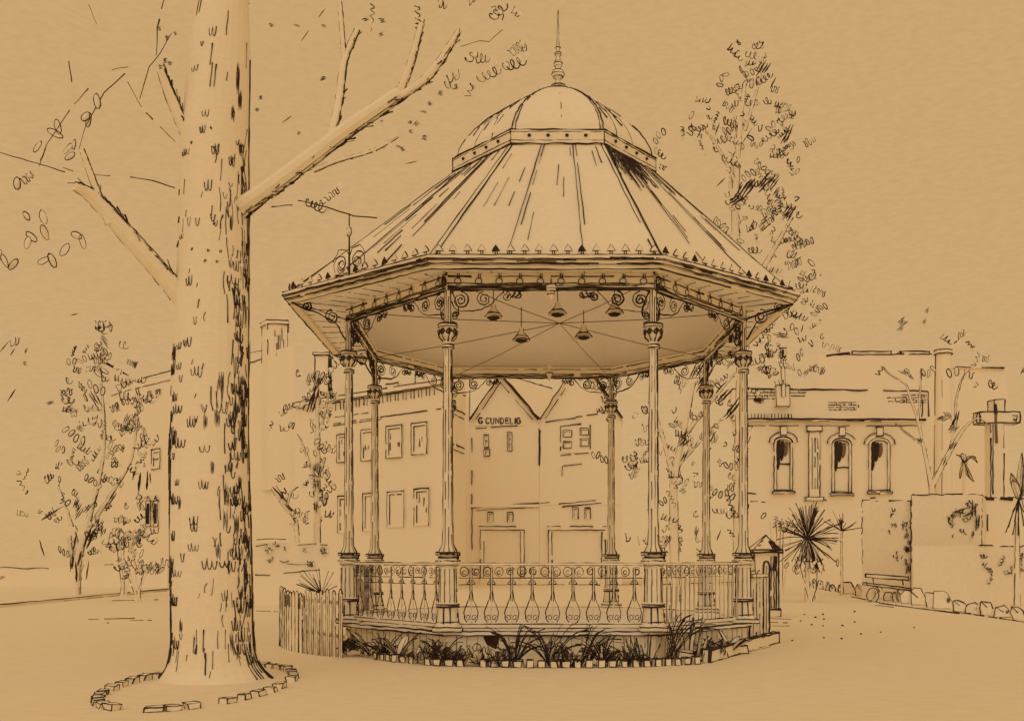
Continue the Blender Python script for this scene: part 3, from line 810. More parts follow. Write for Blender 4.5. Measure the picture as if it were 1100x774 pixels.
# ---- bed plants
def bed_plant(px, py, D, kind, size, lab):
    g = P(px, 600, D); g = V((g.x, D, .01)); o = thing('bed_plant', g, lab, 'plant', 'plants in the bandstand flower bed')
    mb = MB(); wv = W0*.95
    if kind == 'broad':
        for k in range(8):
            a = rnd.uniform(0, 2*pi); r = size*rnd.uniform(.6,1); h = size*rnd.uniform(.2,.95)
            blade(mb, g+V((0,0,.02)), g+V((cos(a)*r, sin(a)*r*.45, h)), size*.12, size*.34, wv)
    elif kind == 'tuft':
        for k in range(24):
            a = rnd.uniform(0, 2*pi); r = size*rnd.uniform(.3,1); h = size*rnd.uniform(.3,1.1); t = g+V((cos(a)*r, sin(a)*r*.4, h))
            m_ = (g+t)*.5+V((0,0,size*.25)); mb.ink([g, g.lerp(m_,.5)+V((0,0,.03)), m_, m_.lerp(t,.5)+V((0,0,.03)), t], wv*rnd.uniform(.7,1.2), seg=.08)
        for k in range(5):
            a = rnd.uniform(0, 2*pi); blade(mb, g, g+V((cos(a)*size*.8, sin(a)*size*.3, size*.5)), size*.15, size*.12, wv)
        for k in range(5): smudge(mb, g+V((rnd.uniform(-.1,.1)*size*2, -.05, size*rnd.uniform(.2,.6))), size*.25, size*.12, m=INK)
    elif kind == 'lean':
        for k in range(17):
            t = k/16; e = g+V((size*(.1+1.1*t), rnd.uniform(-.2,.2)*size, size*(1.25-.45*t+rnd.uniform(-.1,.1)))); m_ = g.lerp(e,.45)+V((0,0,size*.28))
            mb.ink([g+V((rnd.uniform(-.08,.08),0,0)), m_, m_.lerp(e,.5)+V((0,0,size*.10)), e], wv*rnd.uniform(.7,1.1), seg=.08)
    elif kind == 'blades':
        for k in range(11):
            x = rnd.uniform(-.5,.5)*size; blade(mb, g+V((x*.7,rnd.uniform(-.1,.1),0)), g+V((x*1.3, rnd.uniform(-.1,.1), size*rnd.uniform(.6,1.15))), .0, size*.13, wv, mid=False)
    elif kind == 'leafy':
        for k in range(16):
            a = rnd.uniform(0, 2*pi); r = size*rnd.uniform(.25,.85); st = g+V((rnd.uniform(-.35,.35)*size, rnd.uniform(-.1,.1)*size, rnd.uniform(0,.25)*size))
            blade(mb, st, st+V((cos(a)*r*.6, sin(a)*r*.3, size*rnd.uniform(.1,.5))), size*.08, size*.13, wv*.9, mid=rnd.random() < .5)
        for k in range(9): c_ = g+V((rnd.uniform(-.5,.5)*size, -.12, size*rnd.uniform(.1,.5))); mb.ink([c_, c_+V((rnd.uniform(-.1,.1),0,.12)), c_+V((rnd.uniform(-.15,.15),0,.02))], wv*.9, seg=.04)
        for k in range(4): smudge(mb, g+V((rnd.uniform(-.4,.4)*size, -.1, size*rnd.uniform(.15,.5))), size*.3, size*.16, m=INK)
    mb.build('leaves', o)
for a in ((398,0,15.75,'broad',.48,'broad leaved rosette at the left end of the flower bed beside the picket fence'),
          (428,0,15.1,'broad',.50,'small broad leaved rosette, second plant from the picket fence'),
          (458,0,14.7,'leafy',.55,'leafy plant under the left front railing, third from the picket fence'),
          (490,0,14.45,'leafy',.45,'low leafy plant at the foot of the front left column'),
          (512,0,14.4,'broad',.42,'drooping rosette just left of the dark vent in the bandstand base'),
          (553,0,14.4,'tuft',.55,'spiky dark grass tuft just right of the dark vent'),
          (590,0,14.4,'tuft',.60,'darkest and densest grass tuft below the middle of the front railing'),
          (628,0,14.4,'lean',.48,'arching grass leaning right below the front railing'),
          (664,0,14.4,'leafy',.45,'leafy plant left of the front right column foot'),
          (692,0,14.5,'blades',.42,'upright urn shaped clump right below the front right column'),
          (716,0,14.6,'lean',.66,'tallest arching grass clump right of the front right column'),
          (738,0,14.95,'blades',.62,'upright blade leaves among bars of the right front railing'),
          (762,0,15.35,'leafy',.52,'leafy plant beside the slanting kerb slab, nearer the columns'),
          (784,0,15.95,'broad',.48,'broad leaved rosette near the far end of the slanting kerb slab'),
          (379,0,15.95,'leafy',.5,'dark leafy plant squeezed against the end of the picket fence'),
          (413,0,15.35,'tuft',.42,'wispy dark tuft between the two broad rosettes beside the picket fence'),
          (474,0,14.5,'tuft',.40,'wispy dark tuft just left of the front left column foot'),
          (536,0,14.3,'leafy',.40,'low leafy plant directly below the dark vent'),
          (609,0,14.25,'leafy',.42,'low leafy plant between the darkest tuft and the right leaning grass'),
          (647,0,14.3,'tuft',.44,'wispy dark tuft right of the leaning grass below the front railing'),
          (679,0,14.35,'leafy',.36,'low leafy plant touching the urn shaped clump from the left')):
    bed_plant(*a)
# spiky plant behind the picket fence
def radial(name, c, trunk, R, n, wv, lab, core=True, lower=True, droop=.0, leafw=None, cat='plant'):
    o = thing(name, c, lab, cat); h = c+V((0,0,trunk))
    mb = MB()
    if trunk > .3:
        mb.tube([c, h], [R*.07, R*.05], 8, PA)
        for s in (-1,1): mb.ink([c+V((s*R*.065,-.02,0)), h+V((s*R*.045,-.02,0))], wv*.7, dash=.5, m=THIN)
        mb.build('stem', o); mb = MB()
    for k in range(n):
        az = rnd.uniform(0, 2*pi); el = rnd.uniform(-1.25 if lower else .15, 1.45); r = R*rnd.uniform(.7,1.05)
        d = V((cos(az)*cos(el), sin(az)*cos(el), sin(el))); t = h+d*r-V((0,0,droop*r*cos(el)))
        if leafw and k % 2: blade(mb, h+d*R*.05, t, R*.06, leafw, wv*.8, mid=False)
        else: mb.ink([h+d*R*.04, h.lerp(t,.5)+V((0,0,droop*r*.3)), t], wv*rnd.uniform(.7,1.5), seg=R*.2)
    if core: mb.lathe([(.001,-R*.13),(R*.10,-R*.05),(R*.11,R*.05),(.001,R*.15)], 8, h, INK)
    if core:
        for k in range(3): 
            a = rnd.uniform(.9,1.5)*rnd.choice((-1,1)); d = V((cos(a)*.5, -.1, sin(a))).normalized(); mb.tube([h, h+d*R*.45, h+d*R*.85], [R*.05,R*.06,R*.02], 5, INK)
    mb.build('leaves', o); return o
g = V((P(345,600,18.2).x, 18.2, 0)); radial('spiky_plant', g, .95, .62, 20, pw(18,.7), 'thin bladed spiky plant rising behind the left picket fence', core=False, lower=False)

# ================================================================== THE GREAT TREE
TD = 12.9
tc_ = V((P(226,600,TD).x, TD, 0))
tree = thing('plane_tree', tc_, 'great old tree with thick scarred trunk in a brick edged oval bed', 'tree')
def T(px, py, dy=0): return P(px, py, TD+dy)
tk = [(232,738,.62),(230,715,.56),(228,680,.535),(227,600,.53),(226,480,.51),(229,330,.485),(231,150,.445),(236,60,.40),(240,0,.33),(243,-90,.26),(250,-190,.18)]
tp = [V((T(x,y).x, TD, max(0,T(x,y).z))) for x, y, r in tk]; tr = [r for *_, r in tk]
def trunk_at(z, az, k=1.004):
    i = 0
    while i < len(tp)-2 and tp[i+1].z < z: i += 1
    t = (z-tp[i].z)/(tp[i+1].z-tp[i].z); t = max(0,min(1,t)); c = tp[i].lerp(tp[i+1], t); r = (tr[i]+(tr[i+1]-tr[i])*t)*k
    r *= 1+.02*sin(3*az+z)
    if z < .5: r *= 1+.22*(1-z/.5)**2*(.55+.45*cos(2*az))
    return V((c.x+r*cos(az), c.y+r*sin(az), z))
mb = MB(); NZ, NA = 70, 28; ztop = tp[-1].z; zs = [ztop*(k/NZ)**1.3 for k in range(NZ+1)]
vsx = [trunk_at(z, 2*pi*a/NA, 1.0) for z in zs for a in range(NA)]
mb.add(vsx, [(j*NA+k, j*NA+(k+1)%NA, (j+1)*NA+(k+1)%NA, (j+1)*NA+k) for j in range(NZ) for k in range(NA)], PA)
tw = pw(TD, 1.3)
def strand(z0, z1, az0, az1, w_, m=INK, dash=0, bow=0):
    k = max(3, int((z1-z0)/.12)); mb.ink([trunk_at(z0+(z1-z0)*i/k, az0+(az1-az0)*i/k+bow*sin(pi*i/k)) for i in range(k+1)], w_, m=m, dash=dash, seg=.13)
def bark_u(z, az, sz, w_, m=INK):
    K = rnd.choice((1,1,1,2,2,3)); pts = []; wd_ = rnd.uniform(.07,.13)
    for i in range(K*9+1):
        t = i/9; f = t-int(t) if i < K*9 else 1.0
        pts.append(trunk_at(z+(abs(2*f-1)**3.2)*sz*(1 if (int(t)+int(f > .5)) % 2 else .75), az+t*wd_))
    mb.ink(pts, w_, seg=.04, wob=.2, m=m)
def patch(z, az, l, wd, m=INK):
    """a dark brushed patch: a few close vertical strokes of unlike length"""
    k = max(1, int(wd/.008)); R_ = .5
    for i in range(k):
        aa = az+(i+.5-k/2)*wd*1.5/k/R_*1.1; z0 = z+l*rnd.uniform(0,.25); z1 = z+l*rnd.uniform(.75,1.05)
        pts = [trunk_at(z0+(z1-z0)*j/5, aa+rnd.uniform(-.006,.006), 1.0) for j in range(6)]
        mb.tube(pts, [wd/k*.62*x*rnd.uniform(.75,1.2) for x in (.3,.8,1,1,.8,.3)], 5, m)
R0, L0 = 0.06, pi-.06     # silhouettes as seen by a visitor on the path; the bark is worked all round
ZT = T(230,45).z; ZL = T(200,150).z
for az in (-.03, .03): strand(.0, ZT*.97, az, az, tw*1.05, dash=.05)
strand(.3, T(0,200).z, pi+.02, pi+.02, tw*.8, dash=.14); strand(.25, T(0,330).z, pi-.06, pi-.06, tw*.9, dash=.10); strand(T(0,290).z, ZL, pi+.01, pi, tw, dash=.2)
strand(T(0,150).z, T(0,75).z, pi+.0, pi, tw*.7, dash=.3)
for k in range(10): z0 = rnd.uniform(.1, 7); strand(z0, z0+rnd.uniform(.3,.9), rnd.uniform(1.0,2.2), rnd.uniform(1.0,2.2), tw*.7, dash=.2)
for k in range(24): z0 = rnd.uniform(.2, 7.2); strand(z0, z0+rnd.uniform(.12,.5), -rnd.uniform(.05,.5), -rnd.uniform(.1,.45), tw*rnd.uniform(.7,1.2), dash=.05)
for k in range(165):      # bark hatching massed on the right, drawing in the trunk's shaded side
    z0 = .15+6.4*rnd.random(); az = -abs(rnd.gauss(0,.52))-.13; l = rnd.uniform(.10,.40)
    if z0 > 4.2 and rnd.random() < .35: continue
    strand(z0, z0+l, az, az+rnd.uniform(-.06,.06), tw*rnd.uniform(.45,.95), bow=rnd.uniform(-.04,.04))
for k in range(70): bark_u(.2+5.2*rnd.random(), -rnd.uniform(.15,.95), rnd.uniform(.10,.20), tw*rnd.uniform(.6,.95))
for k in range(42): bark_u(.2+4.2*rnd.random(), -rnd.uniform(2.35,3.05), rnd.uniform(.10,.20), tw*rnd.uniform(.6,.9))
for k in range(40): z0 = .2+3.0*rnd.random(); az = -rnd.uniform(2.5,3.1); strand(z0, z0+rnd.uniform(.12,.5), az, az+.04, tw*rnd.uniform(.7,1.2))
for k in range(40): bark_u(.3+6.8*rnd.random(), -rnd.uniform(.5,2.7), rnd.uniform(.08,.15), tw*.65, rnd.choice((INK,THIN,THIN)))
for k in range(26): z0 = .3+6.6*rnd.random(); az = -rnd.uniform(.5,2.6); strand(z0, z0+rnd.uniform(.05,.2), az, az+.03, tw*rnd.uniform(.5,.8), m=THIN)
for k in range(60): bark_u(.2+7*rnd.random(), rnd.uniform(.2,2.9), rnd.uniform(.1,.24), tw*.8)
for k in range(40): z0 = .2+6*rnd.random(); az = rnd.uniform(.1,3); strand(z0, z0+rnd.uniform(.15,.5), az, az, tw*rnd.uniform(.6,1.2))
for px, py, l, wd in ((262,95,.42,.055),(262,115,.35,.06),(257,130,.24,.045),(247,418,.26,.06),(244,455,.24,.055),(233,458,.22,.045),(259,445,.24,.06),(262,520,.26,.05),(252,535,.3,.055),(240,505,.2,.04),(206,542,.22,.04),(189,638,.42,.045),(253,560,.3,.05),(262,565,.3,.05),(192,635,.2,.04),(208,670,.2,.045),(246,590,.3,.05),(182,580,.4,.035),(258,690,.3,.045),(180,545,.3,.03),(264,480,.3,.05),(263,165,.3,.05),(256,250,.2,.03)):
    c = T(px, py); i = min(range(len(tp)), key=lambda q: abs(tp[q].z-c.z)); ax = max(-.97, min(.97, (c.x-tp[i].x)/tr[i])); patch(c.z-l*.5, -math.acos(ax), l*rnd.uniform(.8,1.1), wd*.72)
for x, y in ((236,155),(215,170),(238,175),(240,255),(246,283),(218,281),(232,294),(243,294),(235,283)):
    c = T(x,y); patch(c.z, -math.acos(max(-.95,min(.95,(c.x-tp[5].x)/.46))), .05, .022)
for s in (-1, 1):         # root flare lines
    for k in range(5):
        az = (pi+.1 if s < 0 else -.15)+rnd.uniform(-.1,.3)*(-s); strand(.02,rnd.uniform(.15,.6), az, az, tw*rnd.uniform(.7,1.1))
for k in range(16): bark_u(5.6+3.2*rnd.random(), -rnd.uniform(.5,2.8), rnd.uniform(.06,.14), tw*.6)
for k in range(12): z0 = 6.2+2.6*rnd.random(); az = -rnd.uniform(.3,2.9); strand(z0, z0+rnd.uniform(.08,.35), az, az+.03, tw*rnd.uniform(.5,.8), m=THIN)
for k in range(26): z0 = .04+.5*rnd.random(); az = -rnd.uniform(.1,3.0); strand(z0, z0+rnd.uniform(.06,.3), az, az+.03, tw*rnd.uniform(.5,.9))
mb.build('trunk', tree)
bw = pw(TD,1.3)
def branch(pts, w_=1.0, hatch=.5, dy0=0):
    mb = MB(); limb(mb, [T(x,y,d_) for x,y,r,d_ in pts], [r for x,y,r,d_ in pts], bw*w_, hatch); return mb.build('branch', tree)
branch([(250,230,.15,0),(285,205,.115,-.3),(330,172,.11,-.5),(380,134,.10,-.7),(431,100,.085,-.9)], 1.0, .9)
branch([(428,103,.05,-.9),(440,72,.045,-1.0),(453,25,.035,-1.1)], .8, .6)
branch([(428,105,.05,-.9),(462,80,.05,-1.0),(492,35,.03,-1.1)], .8, .9)
branch([(354,156,.06,-.6),(364,110,.05,-.4),(370,65,.045,-.3),(384,32,.035,-.2)], .85, .5)
branch([(370,66,.03,-.3),(368,40,.03,-.3),(365,2,.028,-.3)], .7, 0)
branch([(337,183,.03,-.5),(365,172,.022,-.6),(400,162,.018,-.7),(428,147,.008,-.8)], .6, 0)
branch([(212,342,.14,0),(175,295,.12,-.3),(130,245,.11,-.6),(100,212,.09,-.8),(80,200,.05,-1.)], 1.0, .55)
branch([(118,240,.055,-.7),(104,205,.045,-.8),(88,160,.03,-.9)], .7, .1)
branch([(215,172,.10,0),(199,140,.085,-.2),(184,105,.07,-.3),(173,76,.05,-.4)], .9, .9)
branch([(248,40,.15,0),(262,-20,.12,.2),(290,-110,.08,.5)], .8, .2)
branch([(238,-30,.2,0),(215,-90,.14,-.2),(180,-180,.08,-.4)], .8, .2)
def twigs(lst, w_=.7):
    for pts in lst:
        mb = MB(); mb.ink([T(x,y,-.6-.3*i/len(pts)) for i,(x,y) in enumerate(pts)], bw*w_, m=THIN, dash=.06, seg=.1); mb.build('twig', tree)
twigs([[(42,178),(50,155),(75,118),(95,95)],[(85,160),(92,135),(112,100),(134,79)],[(0,164),(38,175),(52,179),(70,185)],[(68,180),(84,186)],[(95,187),(118,189)],
       [(150,106),(160,72),(172,58),(184,36)],[(168,60),(169,30),(176,0)],[(140,190),(165,194),(188,202)],[(137,88),(152,115)],[(157,121),(164,128)],[(74,66),(77,88)],[(95,5),(104,26)],
       [(172,136),(188,152)],[(292,222),(314,220)],[(320,215),(350,222),(380,232),(405,234)],[(495,50),(515,44),(525,45),(540,32)],[(120,75),(143,71)]], .75)
# the scattered leaves of the tree
mb = MB(); lw = pw(TD, 1.0); px_ = TD/F
def L_(x, y, n, kind, s=9, m=INK): scribble(mb, T(x, y, rnd.uniform(-1.6,.4)), n, s*px_, lw, kind, m)
for x, y in ((40,158),(47,163),(57,140),(62,136),(95,124),(90,128),(80,152),(75,158),(76,166),(106,112),(28,230),(45,231),(33,253),(30,257),(48,248),(84,256),(88,258),(70,268),(5,280),(14,286),(46,283),(57,278),(18,196),(0,276)): L_(x, y, 1, 'o', 12)
for x, y, n, k in ((24,196,3,'w'),(10,368,2,'u'),(445,6,4,'3'),(398,4,4,'3'),(470,3,2,'u'),(503,3,2,'u'),(528,8,3,'3'),(528,20,3,'e'),(550,10,2,'u'),(511,62,3,'e'),(500,66,2,'e'),(548,58,4,'w'),(540,72,4,'e'),(512,86,4,'e'),(480,86,2,'u'),(478,92,2,'e'),(328,217,4,'e'),(345,218,4,'w'),(505,90,2,'3'),(563,50,1,'o')): L_(x, y, n, k)
for k in range(60): L_(rnd.uniform(-60,560), rnd.uniform(-230,-15), rnd.randint(1,4), None, 10)
for x, y in ((473,100),(462,111),(441,131),(447,133),(441,141),(456,148),(412,157),(433,160),(179,41),(188,36),(178,65),(171,31),(291,27),(172,72),(182,68),(409,37),(280,105),(276,118),(27,390),(490,93),(506,94),(410,22),(393,21),(347,84),(321,143)):
    smudge(mb, T(x, y, rnd.uniform(-1,0)), rnd.uniform(4,8)*px_, rnd.uniform(3,5)*px_, rnd.uniform(-.6,.9), INK)
for x, y, l, a in ((330,35,22,.9),(345,15,20,.9),(347,85,8,.3),(310,127,14,.5),(348,28,8,-.5),(320,28,9,-.5),(5,372,18,.9),(14,377,12,.9),(28,376,8,1.1),(78,338,12,.3),(440,175,14,.3),(455,120,10,-.3),(430,158,10,-.4),(410,130,5,.3)):
    smudge(mb, T(x, y, rnd.uniform(-1,0)), l*px_, 2.2*px_, a, THIN)
mb.build('crown', tree)
# oval ring of bricks
ec = V((P(220,600,12.2).x, 12.2, 0)); ea, eb = 1.02, 2.1; protos = []
for k in range(38):
    a = 2*pi*k/38+.05
    if -pi/2-.32 < a-2*pi < -pi/2+.02 or rnd.random() < .05: continue
    p = ec+V((ea*cos(a), eb*sin(a), 0)); d_ = V((-ea*sin(a), eb*cos(a), 0))
    if len(protos) < 8:
        o = brick_mesh(rnd.uniform(.13,.18), .11, rnd.uniform(.05,.075), pw(11,1.15), .1).build('edging_brick', at=(0,0,0), local=True); protos.append(o)
    else: o = rnd.choice(protos).copy(); COL.objects.link(o)
    o.location = p; o.rotation_euler = (0,0,atan2(d_.y,d_.x)+rnd.uniform(-.12,.12))
    tag(o, 'small block in the oval brick ring round the great tree', 'brick', 'bricks round the great tree')

# ================================================================== BUILDINGS BEYOND
Z = V((0,0,1))
class Wall:
    """a facade from ground point a to b, with features laid out on it; n points to the viewer"""
    def __init__(s, a, b, D):
        s.a, s.b = V(a), V(b); s.u = (s.b-s.a).normalized(); s.n = V((s.u.y, -s.u.x, 0)); s.w = pw(D)
        if s.n.y > 0: s.n = -s.n
    def hit(s, px, py):
        d = V(((px-550)/F, 1, (HOR-py)/F)); t = (s.a-V((0,0,0))).dot(s.n)/d.dot(s.n)
        p = d*t + Z*EYE; return (p-s.a).dot(s.u), p.z
    def at(s, q, z, o=0): return s.a + s.u*q + Z*z + s.n*o
    def slab(s, mb, q0, q1, z0, z1, o0, o1, m=PA, ink=1.0, skip=(), dash=.04):
        p = [s.at(q0,z0,o1), s.at(q1,z0,o1), s.at(q1,z0,o0), s.at(q0,z0,o0), s.at(q0,z1,o1), s.at(q1,z1,o1), s.at(q1,z1,o0), s.at(q0,z1,o0)]
        if ink: mb.hexa_ink(p, s.w*ink, m, skip=(2,6,10,11,*skip), dash=dash)
        else: mb.hexa(p, m)
    def line(s, mb, q0, z0, q1, z1, w=1.0, dash=.05, m=INK, o=.02): mb.ink([s.at(q0,z0,o), s.at(q1,z1,o)], s.w*w, dash=dash, m=m)
def window(wl, parent, x0, y0, x1, y1, bars=0, wash=None, open_=(), w=1.0, fr=.10, slant=True, panes=True):
    """a framed sash window between two photo corners"""
    q0, z1 = wl.hit(x0, y0); q1, z0 = wl.hit(x1, y1)
    if q0 > q1: q0, q1 = q1, q0
    mb = MB(); t = fr
    wl.slab(mb, q0, q0+t, z0, z1, .01, .09, ink=0); wl.slab(mb, q1-t, q1, z0, z1, .01, .09, ink=0)
    wl.slab(mb, q0+t, q1-t, z1-t, z1, .01, .09, ink=0); wl.slab(mb, q0+t, q1-t, z0, z0+t, .01, .09, ink=0)
    c = [(q0,z0),(q1,z0),(q1,z1),(q0,z1)]
    for i in range(4):
        if i in open_: continue
        a, b = c[i], c[(i+1)%4]; wl.line(mb, *a, *b, w=w*(1.15 if i == 2 else .95), o=.10, dash=.03)
    i0, i1, j0, j1 = q0+t*1.2, q1-t*1.2, z0+t*1.2, z1-t*1.2
    wl.line(mb, i0, j0, i0, j1, w=w*.75, dash=.18, m=THIN, o=.06); wl.line(mb, i0, j1, i1, j1, w=w*.75, dash=.18, m=THIN, o=.06)
    f = mb.build('window', parent)
    mb = MB(); wl.slab(mb, q0+t, q1-t, z0+t, z1-t, .01, .03, ink=0)
    for k in range(bars): zz = z0+t+(z1-z0-2*t)*(k+1)/(bars+1); wl.slab(mb, q0+t, q1-t, zz-.03, zz+.03, .035, .07, ink=0); wl.line(mb, q0+t, zz, q1-t, zz, w=w*.9, o=.075)
    if wash:
        for k in range(wash):
            a = rnd.uniform(i0, i1); zz = rnd.uniform(j0+(j1-j0)*.3, j1); wl.line(mb, a, zz, a, zz-(j1-j0)*rnd.uniform(.1,.3), w=w*rnd.uniform(1,2), m=WASH, dash=0, o=.035)
    mb.build('pane', f); return f

# --- three storey block, left of centre
a = P(480,600,50); a.z = 0; b = P(318,600,57.5); b.z = 0; w1 = Wall(b, a, 52); L1 = (a-b).length
blk = thing('office_block', a.lerp(b,.5), 'long plain block with arcaded cornice and two rows of tall windows behind the bandstand', 'building')
H1 = 10.6; mb = MB(); bk = V((-2.0, 9, 0)); ret = a+V((.8,3.5,0))
pts = [b, a, ret, b+V((1,12,0))]
mb.prism([(p.x,p.y) for p in pts], 0, H1)
mb.ink([a+Z*3, a+Z*H1], w1.w*.9, dash=.1)
q, zz = w1.hit(362,432)
for (x0,y0,x1,y1,ww,ds) in ((357,433,474,414,1.2,.05),(358,455,474,439,1.1,.12),(358,457,410,450,.8,.2),(360,448,396,443,.8,.3)):
    p0, p1 = w1.hit(x0,y0), w1.hit(x1,y1); w1.line(mb, *p0, *p1, w=ww, dash=ds)
for (y0, y1) in ((414,453),(453,540)):   # return face lines
    pass
r0, r1 = a, ret; n2 = V((1,-.45,0)).normalized()*.03
for z0, z1 in ((9.6,9.6),(7.7,7.7)):
    mb.ink([r0+Z*z0+n2, r0.lerp(r1,.95)+Z*(z1)+n2], w1.w*1.8, dash=.05)
    mb.ink([r0+Z*(z0-.3)+n2, r0.lerp(r1,.9)+Z*(z1-.3)+n2], w1.w*.9, dash=.1)
mb.build('wall', blk)
# cornice with little arches
mb = MB(); _, zc = w1.hit(474,414); w1.slab(mb, 0, L1+.1, zc, zc+.25, 0, .25, ink=.9)
x = 361
while x < 470:
    sl = -(x-360)*.155; p0 = w1.hit(x, 441+sl); p1 = w1.hit(x, 431+sl); p2 = w1.hit(x+5, 430.5+sl); p3 = w1.hit(x+5, 439.5+sl)
    if rnd.random() < .93: mb.ink([w1.at(*p0,.03), w1.at(*p1,.03), w1.at(*p2,.03), w1.at(*p3,.03)], w1.w*.85)
    x += 8.4
mb.build('cornice', blk)
for (x0, x1, y0, y1) in ((389,404,462,494),(416,433,458,491),(443,460,455,487),(363,374,467,496)): window(w1, blk, x0, y0, x1, y1, wash=3, open_=(1,) if x0 < 400 else (), fr=.14)
for (x0, x1, y0, y1) in ((391,406,530,570),(417,435,528,566),(446,462,525,564),(364,377,533,572)): window(w1, blk, x0, y0, x1, y1, wash=3 if x0 > 440 else 0, open_=(0,), fr=.14)
# stepped parapet and chimney block
mb = MB(); q0, z0 = w1.hit(392,412); z0 = H1; 
steps = [(414,11.0),(428,11.35),(446,11.1),(456,11.6),(474,11.9)]
qs = [w1.hit(x, 410)[0] for x, _ in steps]
for i in range(len(steps)-1): w1.slab(mb, qs[i], qs[i+1]-.002, H1, steps[i+1][1]-.2, -.5, .0, ink=0)
for i in range(len(steps)-1):
    w1.line(mb, qs[i], steps[i+1][1]-.2, qs[i+1], steps[i+1][1]-.2, w=1.2, dash=.02); 
    if i: w1.line(mb, qs[i], steps[i][1]-.2, qs[i], steps[i+1][1]-.2, w=1.1, dash=0)
mb.build('parapet', blk)
mb = MB(); qa, za = w1.hit(424,408); qb, zb = w1.hit(460,388); w1.slab(mb, qa, qb, H1, zb, -3, -1.6, ink=.8)
for k in range(16): qq = qa+(qb-qa)*(k+.4)/16; w1.line(mb, qq, zb-rnd.uniform(0,.1), qq, zb-rnd.uniform(.5,1.1), w=rnd.uniform(.7,1.3), dash=.02, o=-1.58)
mb.build('roof_housing', blk)
mb = MB(); c = P(347,600,59); c.z = 0; zt, zb = P(347,383,59).z, 9.5
mb.hexa_ink([c+V((sx*.42,sy*.42,zb if k == 0 else zt)) for k in (0,1) for sx,sy in ((-1,-1),(1,-1),(1,1),(-1,1))], pw(59,1.1))
mb.hexa_ink([c+V((sx*.5,sy*.5,zt if k == 0 else zt+.15)) for k in (0,1) for sx,sy in ((-1,-1),(1,-1),(1,1),(-1,1))], pw(59,1.0))
for k in range(5): mb.ink([c+V((.43,-.3+.15*k,zb+.5)), c+V((.43,-.3+.15*k,zt-.1))], pw(59,1.2), dash=.1)
mb.build('chimney', blk)

# --- far left building behind the great tree, with tower chimney
a = P(316,600,60); a.z = 0; b = P(122,600,75.5); b.z = 0; w0 = Wall(b, a, 65); LB = (a-b).length
far = thing('warehouse', a.lerp(b,.5), 'far building whose plain receding wall shows on both sides of the great tree', 'building')
mb = MB(); _, zt = w0.hit(288,386); mb.prism([(p.x,p.y) for p in (b, a, a+V((-2.6,9,0)), b+V((1,14,0)))], 0, zt+.5)
for (x0,y0,x1,y1,ds) in ((124,414,184,398,.05),(134,420,183,408,.15),(264,380,283,376,.05),(264,391,284,385,.1),(120,425,130,421,.3)):
    w0.line(mb, *w0.hit(x0,y0), *w0.hit(x1,y1), w=1.1, dash=ds)
mb.build('wall', far)
for (x0,x1,y0,y1,bb) in ((164,173,483,503,1),):
    f = window(w0, far, x0,y0,x1,y1, bars=bb, w=1.3, fr=.2)
for (x0,x1,y0,y1) in ((160,163,421,426),(169,173,419,424)): window(w0, far, x0,y0,x1,y1, open_=(0,), w=1.0, fr=.08)
for (x0,x1) in ((158,163),(166,171)):        # dark arched doorways
    q0, z1 = w0.hit(x0,538); q1, z0 = w0.hit(x1,565); mb = MB(); w0.slab(mb, min(q0,q1), max(q0,q1), z0, z1, 0, .1, ink=1.0); mb.build('doorway', far)
    mb = MB(); qm = (q0+q1)/2
    for dq in (-.1,.12): w0.line(mb, qm+dq, z0+.2, qm+dq, z1-.2, w=2.2, dash=0, o=.12)
    mb.ink([w0.at(q0,z1,.12), w0.at(qm,z1+.35,.12), w0.at(q1,z1,.12)], w0.w*1.5, seg=.1)
    mb.build('door', far)
mb = MB(); D = 62; c = P(291,600,D); c.z = 0; zt = P(291,351,D).z; lft, rgt = P(281,600,D), P(311,600,D)
f0 = [V((c.x,D-.8,0)), V((rgt.x,D-.6,0)), V((rgt.x-.5,D+1.4,0)), V((lft.x,D+.1,0))]
mb.prism([(p.x,p.y) for p in f0], 6, zt)
for p, z0, ww in ((f0[0], P(0,384,D).z, 1.1), (f0[1], P(0,387,D).z, 1.1), (f0[3], P(0,390,D).z, 1.1)): mb.ink([up(p,z0), up(p,zt)], pw(D,ww), dash=.03)
fo = scaled(f0, 1.12); mb.prism([(p.x,p.y) for p in fo], zt, zt+.25)
for i in range(4): mb.ink([up(fo[i],zt+.25), up(fo[(i+1)%4],zt+.25)], pw(D,1.1)); mb.ink([up(fo[i],zt), up(fo[(i+1)%4],zt)], pw(D,1.0), dash=.05)
for k in range(6): p = f0[0].lerp(f0[1], .35+.09*k)+V((.02,-.03,0)); z0 = zt-rnd.uniform(.2,1.2); mb.ink([up(p,z0), up(p,z0-rnd.uniform(.4,1.4))], pw(D,.9), m=WASH)
mb.build('chimney_tower', far)

